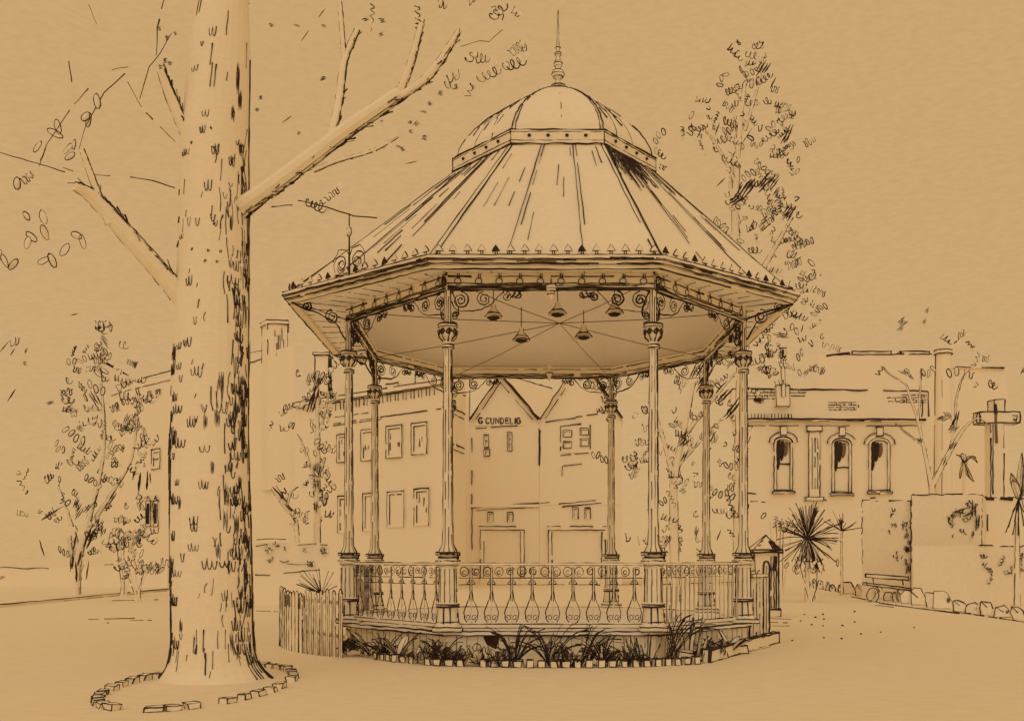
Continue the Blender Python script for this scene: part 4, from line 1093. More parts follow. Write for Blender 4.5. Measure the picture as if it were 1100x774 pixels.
# --- two gabled shops in the middle
GD = 60; gw = pw(GD)
shop = thing('gabled_shop', V((P(541,600,GD).x, GD, 0)), 'gable fronted shop with a hand lettered name under its steep gable', 'building')
def front(px0, px1, D): return Wall(V((P(px0,600,D).x, D, 0)), V((P(px1,600,D).x, D, 0)), D)
w2 = front(505, 579, GD); Ls = (w2.b-w2.a).length; ze = P(0,453,GD).z; za = P(0,404,GD).z; xa = P(538,0,GD).x
ext = V((3.4, 5.0, 0))
def gable(wl, zeave, zapex, xap, ext, parent, wgt, ridge_w=1.4):
    mb = MB(); A, B = wl.a, wl.b; ap = V((xap, A.y, zapex)); A1, B1 = A+Z*zeave, B+Z*zeave
    mb.hexa([A, B, B+ext, A+ext, A1, B1, B1+ext, A1+ext]); mb.face([A1, B1, ap])
    mb.build('wall', parent)
    mb = MB(); t = Z*.12; o = V((0,-.25,0)); over = .25
    for P0, P1, sg in ((A1, ap, -1), (ap, B1, 1)):
        q = [P0+o+t, P1+o+t, P1+ext+t, P0+ext+t]; mb.face(q); mb.face([p-t*.8 for p in reversed(q)]); mb.face([q[0], q[1], q[1]-t*.8, q[0]-t*.8])
    mb.ink([A1+o+t, ap+o+t], wgt*1.9, seg=.5); mb.ink([A1+o+t+V((.35,0,0)), ap+o+t-Z*.5], wgt*.9, dash=.1)
    mb.ink([ap+o+t, B1+o+t], wgt*1.9, seg=.5); mb.ink([ap+o+t-Z*.6, B1+o+t-V((.4,0,0))], wgt*.9, dash=.06)
    mb.ink([ap+t+o, ap+ext+t], wgt*ridge_w, seg=.5)
    for k in range(1, 5):
        f = k/9; mb.ink([(ap+ext*f+t*1.3), (B1+ext*f+t*1.3).lerp(ap+ext*f, .06*k)], wgt*1.0, dash=.08)
    return mb.build('roof', parent)
gable(w2, ze, za, xa, ext, shop, gw)
mb = MB()
for (x0,y0,x1,y1,ww,ds) in ((503,398,503,455,1.1,.06),(507,470,507,590,1.0,.12),(511,460,556,457,.8,.15),(506,545,579,540,1.2,.04),(512,548,579,544,.8,.12),(579,460,579,500,1.1,.05)):
    if x0 == 503: continue
    w2.line(mb, *w2.hit(x0,y0), *w2.hit(x1,y1), w=ww, dash=ds, o=.05)
q0, z1 = w2.hit(505,541); q1, z0 = w2.hit(579,544.5); w2.slab(mb, 0, Ls, z0, z0+.18, .0, .12, ink=0)
mb.build('string_course', shop)
# corner pilaster rising past the eave
mb = MB(); w2.slab(mb, -.35, -.02, 0, P(0,400,GD).z, -.3, .05, ink=0); w2.line(mb, -.02, P(0,452,GD).z, -.02, P(0,402,GD).z, w=1.1, dash=.1, o=.06); w2.line(mb, -.36, 4.5, -.36, P(0,470,GD).z, w=1.0, dash=.2, o=.06); mb.build('pilaster', shop)
# lettering, stroke by stroke
GL = {'G': [[(.9,.82),(.6,1),(.25,.9),(.05,.5),(.25,.08),(.65,0),(.95,.2),(.95,.45),(.6,.45)]], 'C': [[(.9,.85),(.55,1),(.15,.8),(.05,.4),(.3,.05),(.65,0),(.95,.2)]],
      'U': [[(.08,1),(.08,.3),(.3,0),(.65,0),(.88,.3),(.88,1)]], 'N': [[(.08,0),(.08,1),(.88,0),(.88,1)]], 'D': [[(.1,0),(.1,1),(.5,.95),(.9,.6),(.8,.2),(.45,0),(.1,0)]],
      'E': [[(.85,1),(.1,1),(.1,0),(.85,0)],[(.1,.52),(.7,.52)]], 'L': [[(.1,1),(.1,0),(.85,.02)]], 'I': [[(.3,1),(.3,0)]], '&': []}
mb = MB(); q, zq = w2.hit(514,455); ql, _ = w2.hit(560,455); txt = 'G CUNDELIG'; wd = {' ': .45, 'I': .5, 'L': .85, 'E': .95}
tot_ = sum(wd.get(ch, 1.0) for ch in txt); sc = (ql-q)/tot_; hh = pw(GD, 6.4)
bd_z = zq
for ch in txt:
    for st in GL.get(ch, []): mb.ink([w2.at(q+x*sc*.82, bd_z+y*hh+rnd.uniform(-.02,.02), .09) for x, y in st], gw*1.5, seg=.12, wob=.12)
    q += sc*wd.get(ch, 1.0)
fascia = MB(); qa, _ = w2.hit(509,455); w2.slab(fascia, qa, ql+.15, zq-.12, zq+hh+.05, .0, .06, ink=0)
mb.v and fascia.add(mb.v, mb.f, INK); fascia.build('name_board', shop)
for (x0,x1,y0,y1,bb) in ((520,525,467,480,1),(545,550,464,484,2)): window(w2, shop, x0,y0,x1,y1, bars=bb, w=.9, fr=.08)
window(w2, shop, 520,482,526,490, w=.9, fr=.08)
for (x0,x1) in ((524,530),(545,551)): window(w2, shop, x0,550,x1,560, open_=(0,), w=.95, fr=.08)
def doorframe(wl, par, x0, x1, yt, w=1.0):
    q0, z1 = wl.hit(x0, yt); q1, _ = wl.hit(x1, yt); mb = MB(); t = .22
    wl.slab(mb, q0, q0+t, 0, z1, 0, .15, ink=0); wl.slab(mb, q1-t, q1, 0, z1, 0, .15, ink=0); wl.slab(mb, q0, q1, z1, z1+t, 0, .15, ink=0)
    for a, b in (((q0,.4),(q0,z1)),((q0+t,.4),(q0+t,z1-.1)),((q1,.4),(q1,z1)),((q1-t,.4),(q1-t,z1-.1)),((q0,z1),(q1,z1)),((q0-.1,z1+t),(q1+.1,z1+t)),): wl.line(mb, *a, *b, w=w, o=.16, dash=.05)
    d = mb.build('shopfront', par); mb = MB(); wl.slab(mb, q0+t, q1-t, 0, z1-.01, 0, .04, ink=0); mb.build('door', d)
doorframe(w2, shop, 516, 563, 569)
for x, y in ((513,519),(529,517),(545,526),(520,498),(521,512),(520,530)):
    pass
w3 = front(579.5, 668, GD); shop2 = thing('gabled_shop', V((P(622,600,GD).x, GD, 0)), 'gabled shop with a group of four small square panes, right of the lettered shop', 'building')
ze2 = P(0,452,GD).z; gable(w3, ze2, P(0,386,GD).z, P(624,0,GD).x, V((1.0,9.0,0)), shop2, gw*1.1, 1.0)
mb = MB()
for (x0,y0,x1,y1,ww,ds) in ((586,453,618,449,1.3,.08),(618,448,650,443,.8,.2),(600,541,640,537,1.1,.05),(604,544,646,540,.9,.15),(580,462,580,498,1.0,.05),(602,489,632,486,.8,.1),(605,500,625,498,1.0,.05),(604,500,604,511,.9,.1),(580,540,590,539,1,.1)):
    w3.line(mb, *w3.hit(x0,y0), *w3.hit(x1,y1), w=ww, dash=ds, o=.05)
q0, z0 = w3.hit(581,542); q1, _ = w3.hit(667,542); w3.slab(mb, q0, q1, z0, z0+.15, 0, .04, ink=0)
mb.build('string_course', shop2)
mb = MB()
for (x0,y0,x1,y1) in ((602,458,602,484),(602,458,624,455),(624,455,624,455.5),(634,456,634,482)): w3.line(mb, *w3.hit(x0,y0), *w3.hit(x1,y1), w=.9, dash=.08, o=.08)
q0, z1 = w3.hit(601,457); q1, z0 = w3.hit(635,486); w3.slab(mb, q0, q1, z0, z1, 0, .05, ink=0); gf = mb.build('window_surround', shop2)
for (x0,x1,y0,y1) in ((605,614,462,469),(623,632,460,467),(605,614,474,481),(623,632,471,479)): window(w3, shop2, x0,y0,x1,y1, w=.85, fr=.07)
for (x0,x1) in ((615,621),(628,634)): window(w3, shop2, x0,545,x1,557, open_=(0,), w=.9, fr=.07)
doorframe(w3, shop2, 589, 650, 569)

# --- arched window hall on the right
HD = 58; w4 = front(786, 997, HD); hall = thing('arched_hall', V((P(895,600,HD).x, HD, 0)), 'long stone hall with arched keystone windows, pilaster and brick parapet on the right', 'building')
hw_ = pw(HD); zp = P(0,417,HD).z; zf = P(0,453,HD).z; LH = (w4.b-w4.a).length
mb = MB(); A, B = w4.a, w4.b; e = V((3.2,11,0)); mb.hexa([A, B, B+e, A+e, A+Z*zf, B+Z*zf, B+e+Z*zf, A+e+Z*zf])
for (x0,y0,x1,y1,ww,ds) in ((802,457,858,457,.8,.1),(867,457,985,457,.8,.12),(800,529,812,530,1,.2),(806,538,822,539,.9,.3),(864,535,888,537,1.2,.05),(935,535,940,534,1,0)):
    w4.line(mb, *w4.hit(x0,y0), *w4.hit(x1,y1), w=ww, dash=ds)
mb.build('wall', hall)
mb = MB(); q1, _ = w4.hit(992,453); w4.slab(mb, 0, q1, zf, zf+.14, -.2, .3, ink=0); w4.line(mb, .3, zf+.14, q1, zf+.10, w=1.7, dash=.01, o=.31); w4.line(mb, .3, zf, q1*.8, zf, w=.8, dash=.15, o=.31, m=THIN)
for k in range(14): q_, zz = w4.hit(802+k*3.6, 450); w4.line(mb, q_, zf+.12, q_, zf+.45, w=1.0, dash=0, o=.0+.32)
mb.build('cornice', hall)
mb = MB(); _, zr = w4.hit(998,420)
w4.slab(mb, 0, q1+.3, zf+.14, zp, -.6, 0, ink=0); w4.line(mb, 0, zp, q1+.3, zr, w=1.6, dash=.02, o=.03); w4.line(mb, 1.5, zp-.05, q1*.5, zp-.1, w=.8, dash=.1, o=.03); w4.line(mb, q1+.3, zf+.3, q1+.28, zr, w=1.9, dash=.02, o=.03); w4.line(mb, q1-.1, zf+.3, q1-.05, zr-.6, w=1.1, dash=.05, o=.03)
def bricks(x0, x1, y0, y1, rows):
    for r in range(rows):
        y = y0+(y1-y0)*r/max(1,rows-1); x = x0+rnd.uniform(0,3)
        while x < x1:
            l = rnd.uniform(3,9); w4.line(mb, *w4.hit(x,y), *w4.hit(min(x+l,x1),y), w=.75, dash=0, o=.02)
            if rnd.random() < .6 and r < rows-1: w4.line(mb, *w4.hit(x+l,y), *w4.hit(x+l,y+(y1-y0)/(rows-1)), w=.7, dash=0, o=.02)
            x += l+rnd.uniform(.5,2.5)
bricks(802,832,418,428,4); bricks(848,866,418,425,3); bricks(888,920,432,440,4); bricks(966,995,424,432,4); bricks(952,975,427,431,2)
p_ = w4.hit(815,430); mb.tube([w4.at(p_[0]-.25,p_[1]+.05,.01), w4.at(p_[0]+.25,p_[1]-.05,.01)], [.12,.1], 6, INK)
mb.build('parapet', hall)
# pilaster
mb = MB(); q0, z1 = w4.hit(868,458); q1_, z0 = w4.hit(880,534); w4.slab(mb, q0, q1_, z0, z1-.3, 0, .14, ink=1.0); w4.slab(mb, q0-.12, q1_+.12, z1-.3, z1, 0, .22, ink=1.0); w4.slab(mb, q0-.2, q1_+.2, z0-.2, z0, 0, .22, ink=.9)
for f in (.3,.55,.8): w4.line(mb, q0+(q1_-q0)*f, z0+.5, q0+(q1_-q0)*f, z1-.7, w=.8, dash=.06, o=.16)
mb.build('pilaster', hall)
def arched(x0, x1, y0, y1, bar, side):
    q0, z1 = w4.hit(x0,y0); q1, z0 = w4.hit(x1,y1); qm = (q0+q1)/2; r = (q1-q0)/2; rise = r*.62; K = 8
    arc = lambda k, d, o: [w4.at(qm-(r+d)*cos(pi*i/K), z1-rise+(rise+d)*sin(pi*i/K), o) for i in range(K+1)]
    mb = MB(); zs = z1-rise; t = .16
    A_, B_ = arc(0,0,.10), arc(0,-t,.10); A0, B0 = arc(0,0,.0), arc(0,-t,.0)
    for i in range(K): mb.face([A_[i],A_[i+1],B_[i+1],B_[i]]); mb.face([A_[i],A0[i],A0[i+1],A_[i+1]]); mb.face([B_[i],B_[i+1],B0[i+1],B0[i]])
    w4.slab(mb, q0, q0+t, z0, zs, 0, .10, ink=0); w4.slab(mb, q1-t, q1, z0, zs, 0, .10, ink=0); w4.slab(mb, q0-.1, q1+.1, z0-.12, z0, 0, .2, ink=.9)
    mb.ink(arc(0,0,.11), hw_*1.2, seg=.2); mb.ink(arc(0,-t,.11), hw_*.9, seg=.2)
    for q in (q0, q0+t, q1-t, q1): w4.line(mb, q, z0, q, zs, w=.95, dash=.04, o=.11)
    w4.line(mb, q0, z0+.1, q1, z0+.1, w=1.1, o=.11)
    f = mb.build('window', hall)
    mb = MB(); K2 = 12; ar = arc(0,-t*.6,.03); mb.face([w4.at(q0+t*.6,z0,.03), w4.at(q1-t*.6,z0,.03)]+list(reversed(ar)))
    if bar: 
        for zz in bar: _, zb = w4.hit(x0, zz); w4.slab(mb, q0+t, q1-t, zb-.05, zb+.05, .035, .08, ink=0); w4.line(mb, q0+t, zb, q1-t, zb, w=1.2, dash=.02, o=.085)
    mb.build('pane', f)
    mb = MB(); dz = zs-z0       # dark streaks down the left of the pane
    for k in range(3):
        q = q0+t+.14+.22*k; l = dz*(.45+.1*(k == 0)) - .25*k
        mb.tube([w4.at(q,zs+rise*.4-.05*k,.045), w4.at(q,zs-.3,.045), w4.at(q-.04,zs-l*.8,.045), w4.at(q-.06,zs-l,.045)], [.10,.13,.11,.04], 6, INK if k < 2 else WASH)
    mb.build('dark_streaks', f)
    mb = MB(); A_, B_ = arc(0,.18,.12), arc(0,.02,.12); 
    for i in range(K): mb.face([A_[i],A_[i+1],B_[i+1],B_[i]])
    mb.ink(arc(0,.30,.13), hw_*1.15, seg=.2, dash=.02); w4.slab(mb, qm-.19, qm+.19, z1+.1, z1+.62, 0, .2, ink=1.0)
    mb.build('keystone_arch', hall)
arched(831,851,469,528,(476,498),1); arched(893,914,470,530,(477,502),1); arched(932.5,955.5,470,528,(),1)
# vent stack on the parapet
mb = MB(); q0, z1 = w4.hit(832,415); q1_, z0 = w4.hit(846.5,437); w4.slab(mb, q0, q1_, z0, z1, 0, .35, ink=1.0); 
t0, t1 = w4.hit(839.5,427), w4.hit(838.5,385); 
mb.tube([w4.at(*t0,.42), w4.at(*t1,.42)], .11, 8, PA)
for dq in (-.11,.11): w4.line(mb, t0[0]+dq, t0[1], t1[0]+dq, t1[1], w=.9, dash=.03, o=.45)
w4.slab(mb, t1[0]-.17, t1[0]+.17, t1[1], t1[1]+.5, .25, .6, m=PA, ink=1.4); w4.line(mb, t1[0]-.05, t1[1]+.05, t1[0]-.05, t1[1]+.45, w=3, dash=0, o=.61)
mb.build('vent_stack', hall)
# higher roof range behind the hall
RD = 78; w5 = front(880, 1012, RD); up2 = thing('roof_range', V((P(950,600,RD).x, RD, 0)), 'higher flat roofed range with two low skylights behind the arched hall', 'building')
zt = P(0,381,RD).z; mb = MB(); A, B = w5.a, w5.b; e = V((2.8,8,0)); mb.hexa([A,B,B+e,A+e,A+Z*zt,B+Z*zt,B+e+Z*zt,A+e+Z*zt])
w5.line(mb, *w5.hit(892,381), *w5.hit(1001,380), w=1.0, dash=.05); w5.line(mb, *w5.hit(888,382), *w5.hit(912,379.5), w=1.8, dash=.1)
mb.build('wall', up2)
for x0, x1 in ((916,958),(968,999)):
    mb = MB(); q0, _ = w5.hit(x0,380); q1_, _ = w5.hit(x1,380); w5.slab(mb, q0, q1_, zt, zt+.3, -2, -.1, ink=1.3); mb.build('skylight', up2)
# tall tapered chimney and low roof at its right
CD = 70; c = V((P(1013,600,CD).x, CD, 0)); ch = thing('tall_chimney', c, 'tall tapering chimney standing behind the forked bare tree', 'chimney')
mb = MB(); zt = P(0,381,CD).z; hb, ht = pw(CD,11), pw(CD,8)
mb.lathe([(hb,0),(ht,zt),(ht*1.15,zt+.02),(ht*1.15,zt+.3),(ht*.8,zt+.31)], 12, c, PA)
for az in (0, pi, 2.2, 4.2): mb.ink([c+V((hb*cos(az),hb*sin(az),z_)) if z_ == 0 else c+V(((hb+(ht-hb)*z_/zt)*cos(az),(hb+(ht-hb)*z_/zt)*sin(az),z_)) for z_ in (0,zt*.5,zt)], pw(CD,1.05 if az in (0,pi) else .6), dash=.06 if az in (0,pi) else .45)
for z_ in (zt+.02, zt+.3): mb.ink(ring(c+V((0,0,z_)), V((1,0,0)), V((0,1,0)), ht*1.15, 12), pw(CD,1.0), closed=True, seg=.3, dash=.04)
mb.build('shaft', ch)
w6 = front(1026, 1082, 80); sh = thing('low_shed', V((P(1054,600,80).x, 80, 0)), 'plain far building with a thin flat roof edge right of the tall chimney', 'building')
mb = MB(); zt = P(0,395.5,80).z; A, B = w6.a, w6.b; e = V((4,8,0)); mb.hexa([A,B,B+e,A+e,A+Z*zt,B+Z*zt,B+e+Z*zt,A+e+Z*zt]); mb.build('wall', sh)
mb = MB(); w6.slab(mb, -.1, (B-A).length-.3, zt, zt+.12, -.5, .2, ink=0); w6.line(mb, 0, zt+.1, 3.4, zt, w=1.1, dash=.05, o=.22); w6.line(mb, 2.4, zt+.02, (B-A).length-.4, zt, w=1.2, dash=.08, o=.22); mb.build('roof_edge', sh)

# ================================================================== TREES AND SHRUBS
def scrub_tree(name, base, lab, cat, trunk, limbs, scr, smud, D, dep, sz=8.5, lw_=1.0, group=None, faint=.3):
    """trunk: [(px,py,r_px)], limbs: list of the same, scr: [(px,py,n)], smud: [(px,py,len,w,ang)]"""
    o = thing(name, base, lab, cat, group); s_ = D/F; wv = pw(D, lw_)
    mb = MB(); pts = [P(x,y,D) for x,y,r in trunk]; pts[0].z = 0; limb(mb, pts, [r*s_ for *_, r in trunk], wv, .12, faint); mb.build('trunk', o)
    for lb in limbs:
        mb = MB(); n = len(lb); dy = rnd.uniform(-dep,dep)*.5
        limb(mb, [P(x,y,D+dy*i/n) for i,(x,y,r) in enumerate(lb)], [r*s_ for *_, r in lb], wv*.8, .1, faint, n=6); mb.build('branch', o)
    mb = MB()
    for x, y, n in scr:
        scribble(mb, P(x, y, D+rnd.uniform(-dep,dep)), n, sz*s_*rnd.uniform(.8,1.15), wv*rnd.uniform(.8,1.1))
    for x, y, l, w_, a in smud:
        smudge(mb, P(x, y, D+rnd.uniform(-dep,0)), l*s_, w_*s_, a, INK if rnd.random() < .45 else WASH)
    mb.build('crown', o); return o
def fillin(poly, n, nmax=4):
    """n scribble spots spread evenly in a crown outline given as (px, y0..) rows: (y, xmin, xmax)"""
    out = []; tries = 0
    while len(out) < n and tries < 4000:
        tries += 1; k = rnd.randrange(len(poly)-1); (ya,a0,a1),(yb,b0,b1) = poly[k], poly[k+1]
        wt = ((a1-a0)+(b1-b0))*(yb-ya)
        if rnd.random() > wt/9000: continue
        t = rnd.random(); y = ya+(yb-ya)*t; x0 = a0+(b0-a0)*t; x1 = a1+(b1-a1)*t; x = rnd.uniform(x0,x1)
        if all(hypot((x-q[0])/1.3, y-q[1]) > 7.5 for q in out): out.append((x,y,rnd.randint(1,nmax)))
    return out

# tall loose tree rising behind the bandstand on the right
out_ = [(46,780,818),(75,790,820),(110,765,830),(140,728,845),(165,770,862),(200,785,862),(240,765,856),(280,770,872),(320,800,884),(370,812,886),(400,815,880)]
scr = fillin(out_, 150) + [(783,50,4),(800,58,3),(815,47,1),(822,57,2),(772,90,3),(790,92,4),(747,106,4),(743,122,1),(777,110,3),(731,136,3),(748,140,4),(750,152,4),(832,112,3),(838,113,3),(845,125,2),(840,135,4),(835,148,4),(864,155,3),(808,153,3),(830,163,4),(845,172,2),(818,190,3),(835,215,4),(778,210,3),(840,258,4),(858,265,4),(848,285,4),(860,300,2),(828,95,2),(705,152,3),(703,160,3),(708,178,2)]
smd = [(818,70,22,5,1.0),(822,75,18,4,1.0),(848,140,22,5,1.2),(797,205,26,8,1.0),(805,200,24,9,.9),(790,215,24,8,.6),(820,197,22,7,.8),(832,194,18,7,.9),(822,240,22,9,.7),(846,232,14,7,.8),(830,90,20,3,1.1),(752,142,14,3,1.1),(770,140,16,3,1.2),(788,166,20,3,1.0),(800,150,24,2,1.0),(843,150,18,5,1.0),(774,196,16,3,.8),(835,205,14,4,1.0),(847,228,16,8,1.0),(862,352,14,3,1.3),(855,340,8,4,.8),(838,360,16,5,-.2),(826,380,14,4,1.9),(845,362,20,3,-.15),(817,395,8,4,.6),(884,398,12,4,1.2),(874,395,10,4,1.0),(866,400,10,4,1.0)]
tr1 = scrub_tree('tall_tree', V((P(795,600,42).x, 42, 0)), 'tallest background tree, loose leafed, rising behind the right side of the roof', 'tree',
   [(795,640,8),(796,500,7),(797,400,6),(798,330,5),(790,250,4),(792,170,3),(800,90,1.5)],
   [[(797,330,4),(830,270,2.5),(850,235,1)],[(792,240,3.5),(785,195,2),(790,160,1.2),(788,120,.8)],[(797,360,3),(845,330,2),(868,300,1)],[(792,200,2),(772,160,1.4),(758,140,.8)],[(800,140,2),(815,90,1),(820,60,.6)]], scr, smd, 42, 2.6, 6.8)
# bushy tree seen through the right bays of the bandstand
out_ = [(328,765,850),(360,735,842),(400,690,845),(440,672,800),(480,676,795),(520,680,790),(560,700,790),(590,705,780)]
scr = fillin(out_, 95) + [(648,432,3),(636,415,3),(652,452,2),(640,440,4),(690,440,2),(637,490,4),(622,408,2),(668,494,3),(672,503,3),(676,512,2),(716,505,4),(745,520,3),(780,500,3),(770,410,3),(725,405,4),(725,450,4),(718,510,4),(730,512,3)]
smd = [(735,472,18,9,.7),(778,425,26,6,.8),(790,435,24,6,.9),(782,445,20,5,.8),(735,490,18,4,1.2),(752,395,22,5,1.0),(758,405,20,5,.9),(744,402,16,4,1.1),(775,415,20,4,.8),(765,470,16,3,1.0),(748,570,14,4,1.2),(815,430,10,6,.2),(772,575,14,3,1.2),(755,410,26,4,1.0),(785,390,14,4,.9),(700,430,14,3,.5)]
scrub_tree('bushy_tree', V((P(725,600,36).x, 36, 0)), 'bushy tree with a forked pale trunk, seen between the right hand columns', 'tree',
   [(725,640,5),(724,560,4.6),(724,515,4.2),(733,470,3),(745,410,2)], [[(724,515,3),(712,470,2),(700,430,1)],[(733,470,2.6),(765,430,1.6),(790,400,.8)],[(728,500,2),(755,470,1.4),(775,450,.7)]], scr, smd, 36, 1.8, 6.8)
# slim dark poplar between the fence and the block
scr = [(341,400,3),(338,412,3),(350,410,2),(332,418,2),(350,425,3),(333,430,3),(352,440,3),(320,435,3),(306,438,3),(300,445,2),(312,455,2),(340,475,2),(346,485,3),(343,495,2),(328,498,4),(352,500,2),(340,510,3),(330,515,2),(340,525,3),(345,535,2),(336,455,2),(327,425,2),(318,400,1),(344,442,3)] + fillin([(395,330,355),(440,325,358),(500,322,356),(560,328,354)], 24, 3)
smd = [(340,420,26,7,1.35),(336,432,24,7,1.2),(335,405,14,9,1.4),(343,408,16,5,1.3),(341,505,18,6,1.5),(340,520,14,6,1.5),(345,530,16,4,1.6),(339,545,16,4,1.5),(341,485,12,6,1.5)]
scrub_tree('poplar', V((P(341,600,44).x, 44, 0)), 'slim upright dark tree between the great trunk and the left columns', 'tree',
   [(341,640,4),(341,560,3.4),(341,480,2.8),(341,400,1.2)], [[(341,520,2),(330,490,1.2),(322,470,.6)],[(341,470,1.8),(350,440,1),(353,420,.5)]], scr, smd, 44, 1.0, 6.8)
scrub_tree('leaning_sapling', V((P(322,600,43).x, 43, 0)), 'small dead leaning stem with a few leaves in front of the long block', 'sapling',
   [(322,640,2.2),(318,562,2.4),(308,545,3.0),(294,523,3.2)], [[(308,545,1.5),(312,530,.9),(316,525,.5)]], [(297,516,2),(305,524,2),(313,533,1),(300,538,2),(312,550,3),(320,545,3),(326,556,2),(300,460,2),(291,452,2)], [(300,530,26,5,-.75),(310,545,20,4,-.8)], 43, .7, 8)
# loose old tree at the far left
out_ = [(345,90,115),(380,70,140),(420,60,152),(460,70,160),(500,50,165),(540,40,165),(580,40,165),(600,90,165)]
scr = fillin(out_, 84) + [(103,350,3),(102,370,3),(110,380,3),(78,378,2),(100,388,3),(105,400,2),(93,438,3),(130,432,4),(140,430,3),(112,452,4),(122,452,2),(142,447,4),(130,465,4),(138,460,3),(60,477,3),(78,481,4),(120,490,2),(138,500,3),(152,470,2),(155,480,2),(112,512,4),(124,515,3),(20,505,1),(30,503,3),(18,516,3),(18,550,4),(130,555,4),(145,560,3),(148,480,3),(106,566,4),(132,575,4),(110,580,3),(122,582,3)]
smd = [(118,392,34,7,-.5),(112,365,16,5,-.9),(102,428,22,7,-1.0),(75,438,10,5,.5),(85,460,9,4,-.4),(137,450,14,6,1.2),(148,425,18,6,-1.3),(150,515,34,6,1.45),(146,500,30,5,1.3),(158,520,24,5,1.5),(160,512,18,5,1.6),(82,542,14,6,1.1),(85,550,16,5,1.1),(55,552,26,4,.6),(62,547,26,3,.5),(95,545,18,4,.9),(130,570,12,4,-.9),(12,425,28,3,.9),(55,432,10,3,.4),(120,535,16,4,1.0),(105,562,14,9,1.2),(98,575,14,6,1.3),(110,570,12,6,1.2),(44,585,22,3,-1.3),(2,620,10,3,.2)]
scrub_tree('old_park_tree', V((P(82,600,41).x, 41, 0)), 'loose leafed park tree with a dark forked trunk at the far left', 'tree',
   [(82,641,4.5),(83,610,4.2),(86,590,4),(92,570,3),(100,540,2.4),(112,480,1.6),(108,400,.8)], [[(85,596,3.5),(80,575,2.5),(74,555,1.6),(62,520,.8)],[(92,572,2.6),(120,530,1.8),(142,490,1.2),(148,440,.6)],[(83,605,3),(76,590,2.5),(75,575,1.6)]], scr, smd+[(78,600,30,5,1.5),(82,615,34,5,1.6),(86,595,26,5,1.4),(95,580,26,6,1.2),(80,585,24,4,1.4),(94,612,24,3,1.4),(76,605,20,3,1.5)], 41, 2.0, 7.0, faint=.1)
# scribbled shrubs
def shrub(px, py, D, wpx, hpx, n, lab, grp=None, sm=2, sz=7.5):
    b_ = V((P(px,600,D).x, D, 0)); o = thing('shrub', b_, lab, 'shrub', grp); s_ = D/F; mb = MB()
    for k in range(3): mb.tube([b_+V((.1*(k-1),0,0)), P(px+rnd.uniform(-.3,.3)*wpx, py, D)], [1.3*s_,.6*s_], 5, PA); mb.ink([b_+V((.1*(k-1),-.02,0)), P(px+rnd.uniform(-.3,.3)*wpx, py, D)], pw(D,.7), dash=.1)
    mb.build('stem', o); mb = MB()
    for k in range(n):
        r = sqrt(rnd.random()); a = rnd.uniform(0,2*pi); scribble(mb, P(px+r*cos(a)*wpx/2, py+r*sin(a)*hpx/2, D+rnd.uniform(-.6,.6)), rnd.randint(1,4), sz*s_*rnd.uniform(.8,1.1), pw(D,.95), m=INK)
    for k in range(sm): smudge(mb, P(px+rnd.uniform(-.4,.4)*wpx, py+rnd.uniform(-.3,.3)*hpx, D-.4), rnd.uniform(8,14)*s_, rnd.uniform(3,5)*s_, None, WASH)
    mb.build('foliage', o); return o
shrub(148,606,36,56,34,13,'low scribbly shrub between the far left tree and the great trunk', sm=3)
shrub(132,578,40,50,30,10,'rounded shrub close beside the dark forked trunk at far left', sm=3)
shrub(838,560,44,46,16,7,'small leafy shrub over the gate pier, left of the spiky yucca', sm=0)
shrub(700,575,33,60,40,6,'low sparse shrub behind the front right column', sm=2)
shrub(872,606,35.4,60,16,8,'sparse ground shrub under the spiky yucca', sm=1, sz=6)
# low wall and hedge left of the bandstand, garden wall far left
hd = thing('clipped_hedge', P(315,600,42)-Z*EYE, 'low clipped hedge behind the left picket fence', 'hedge')
x0, x1 = P(266,600,42).x, P(372,600,42).x; zt = P(0,583,42).z; mb = MB(); mb.hexa([V((x0,41.5,0)),V((x1,41.5,0)),V((x1,42.5,0)),V((x0,42.5,0)),V((x0,41.5,zt)),V((x1,41.5,zt)),V((x1,42.5,zt)),V((x0,42.5,zt))], LEAF)
for (a_,b_,y,ds) in ((276,307,579,.05),(320,352,585,.2),(275,300,586,.25),(300,310,602,.3),(308,340,605,.3)): mb.ink([P(a_,y,41.4), P((a_+b_)/2,y+rnd.uniform(-2,2),41.4), P(b_,y,41.4)], pw(42,.9), dash=ds)
for x, y in ((285,588),(295,586),(305,589),(288,603),(345,588),(325,590),(345,592),(330,605)): scribble(mb, P(x,y,41.35), rnd.randint(1,4), 5*42/F, pw(42,.85), 'w')
mb.build('foliage', hd)
gw_ = thing('garden_wall', P(318,600,34)-Z*EYE, 'low plain garden wall in front of the clipped hedge at left', 'wall')
zt = P(0,614,34).z; x0, x1 = P(270,600,34).x, P(372,600,34).x; mb = MB(); mb.box((x0,34,0),(x1,34.3,zt)); mb.ink([P(274,617,33.98), P(290,617.5,33.98)], pw(34,.9), dash=.1); mb.ink([P(304,615,33.98), P(352,611,33.98)], pw(34,.9), dash=.08); mb.build('wall', gw_)
gw2 = thing('garden_wall', P(20,600,55)-Z*EYE, 'low far garden wall left of the dark forked trunk', 'wall')
zt = P(0,609,55).z; x0, x1 = P(-120,600,55).x, P(180,600,55).x; mb = MB(); mb.box((x0,55,0),(x1,55.4,zt)); mb.ink([P(-100,606,54.97), P(5,608.5,54.97), P(25,610.5,54.97), P(40,609.5,54.97), P(52,610,54.97)], pw(55,1.1), dash=.03); mb.ink([P(112,606,54.97), P(122,606,54.97)], pw(55,.8)); mb.build('wall', gw2)

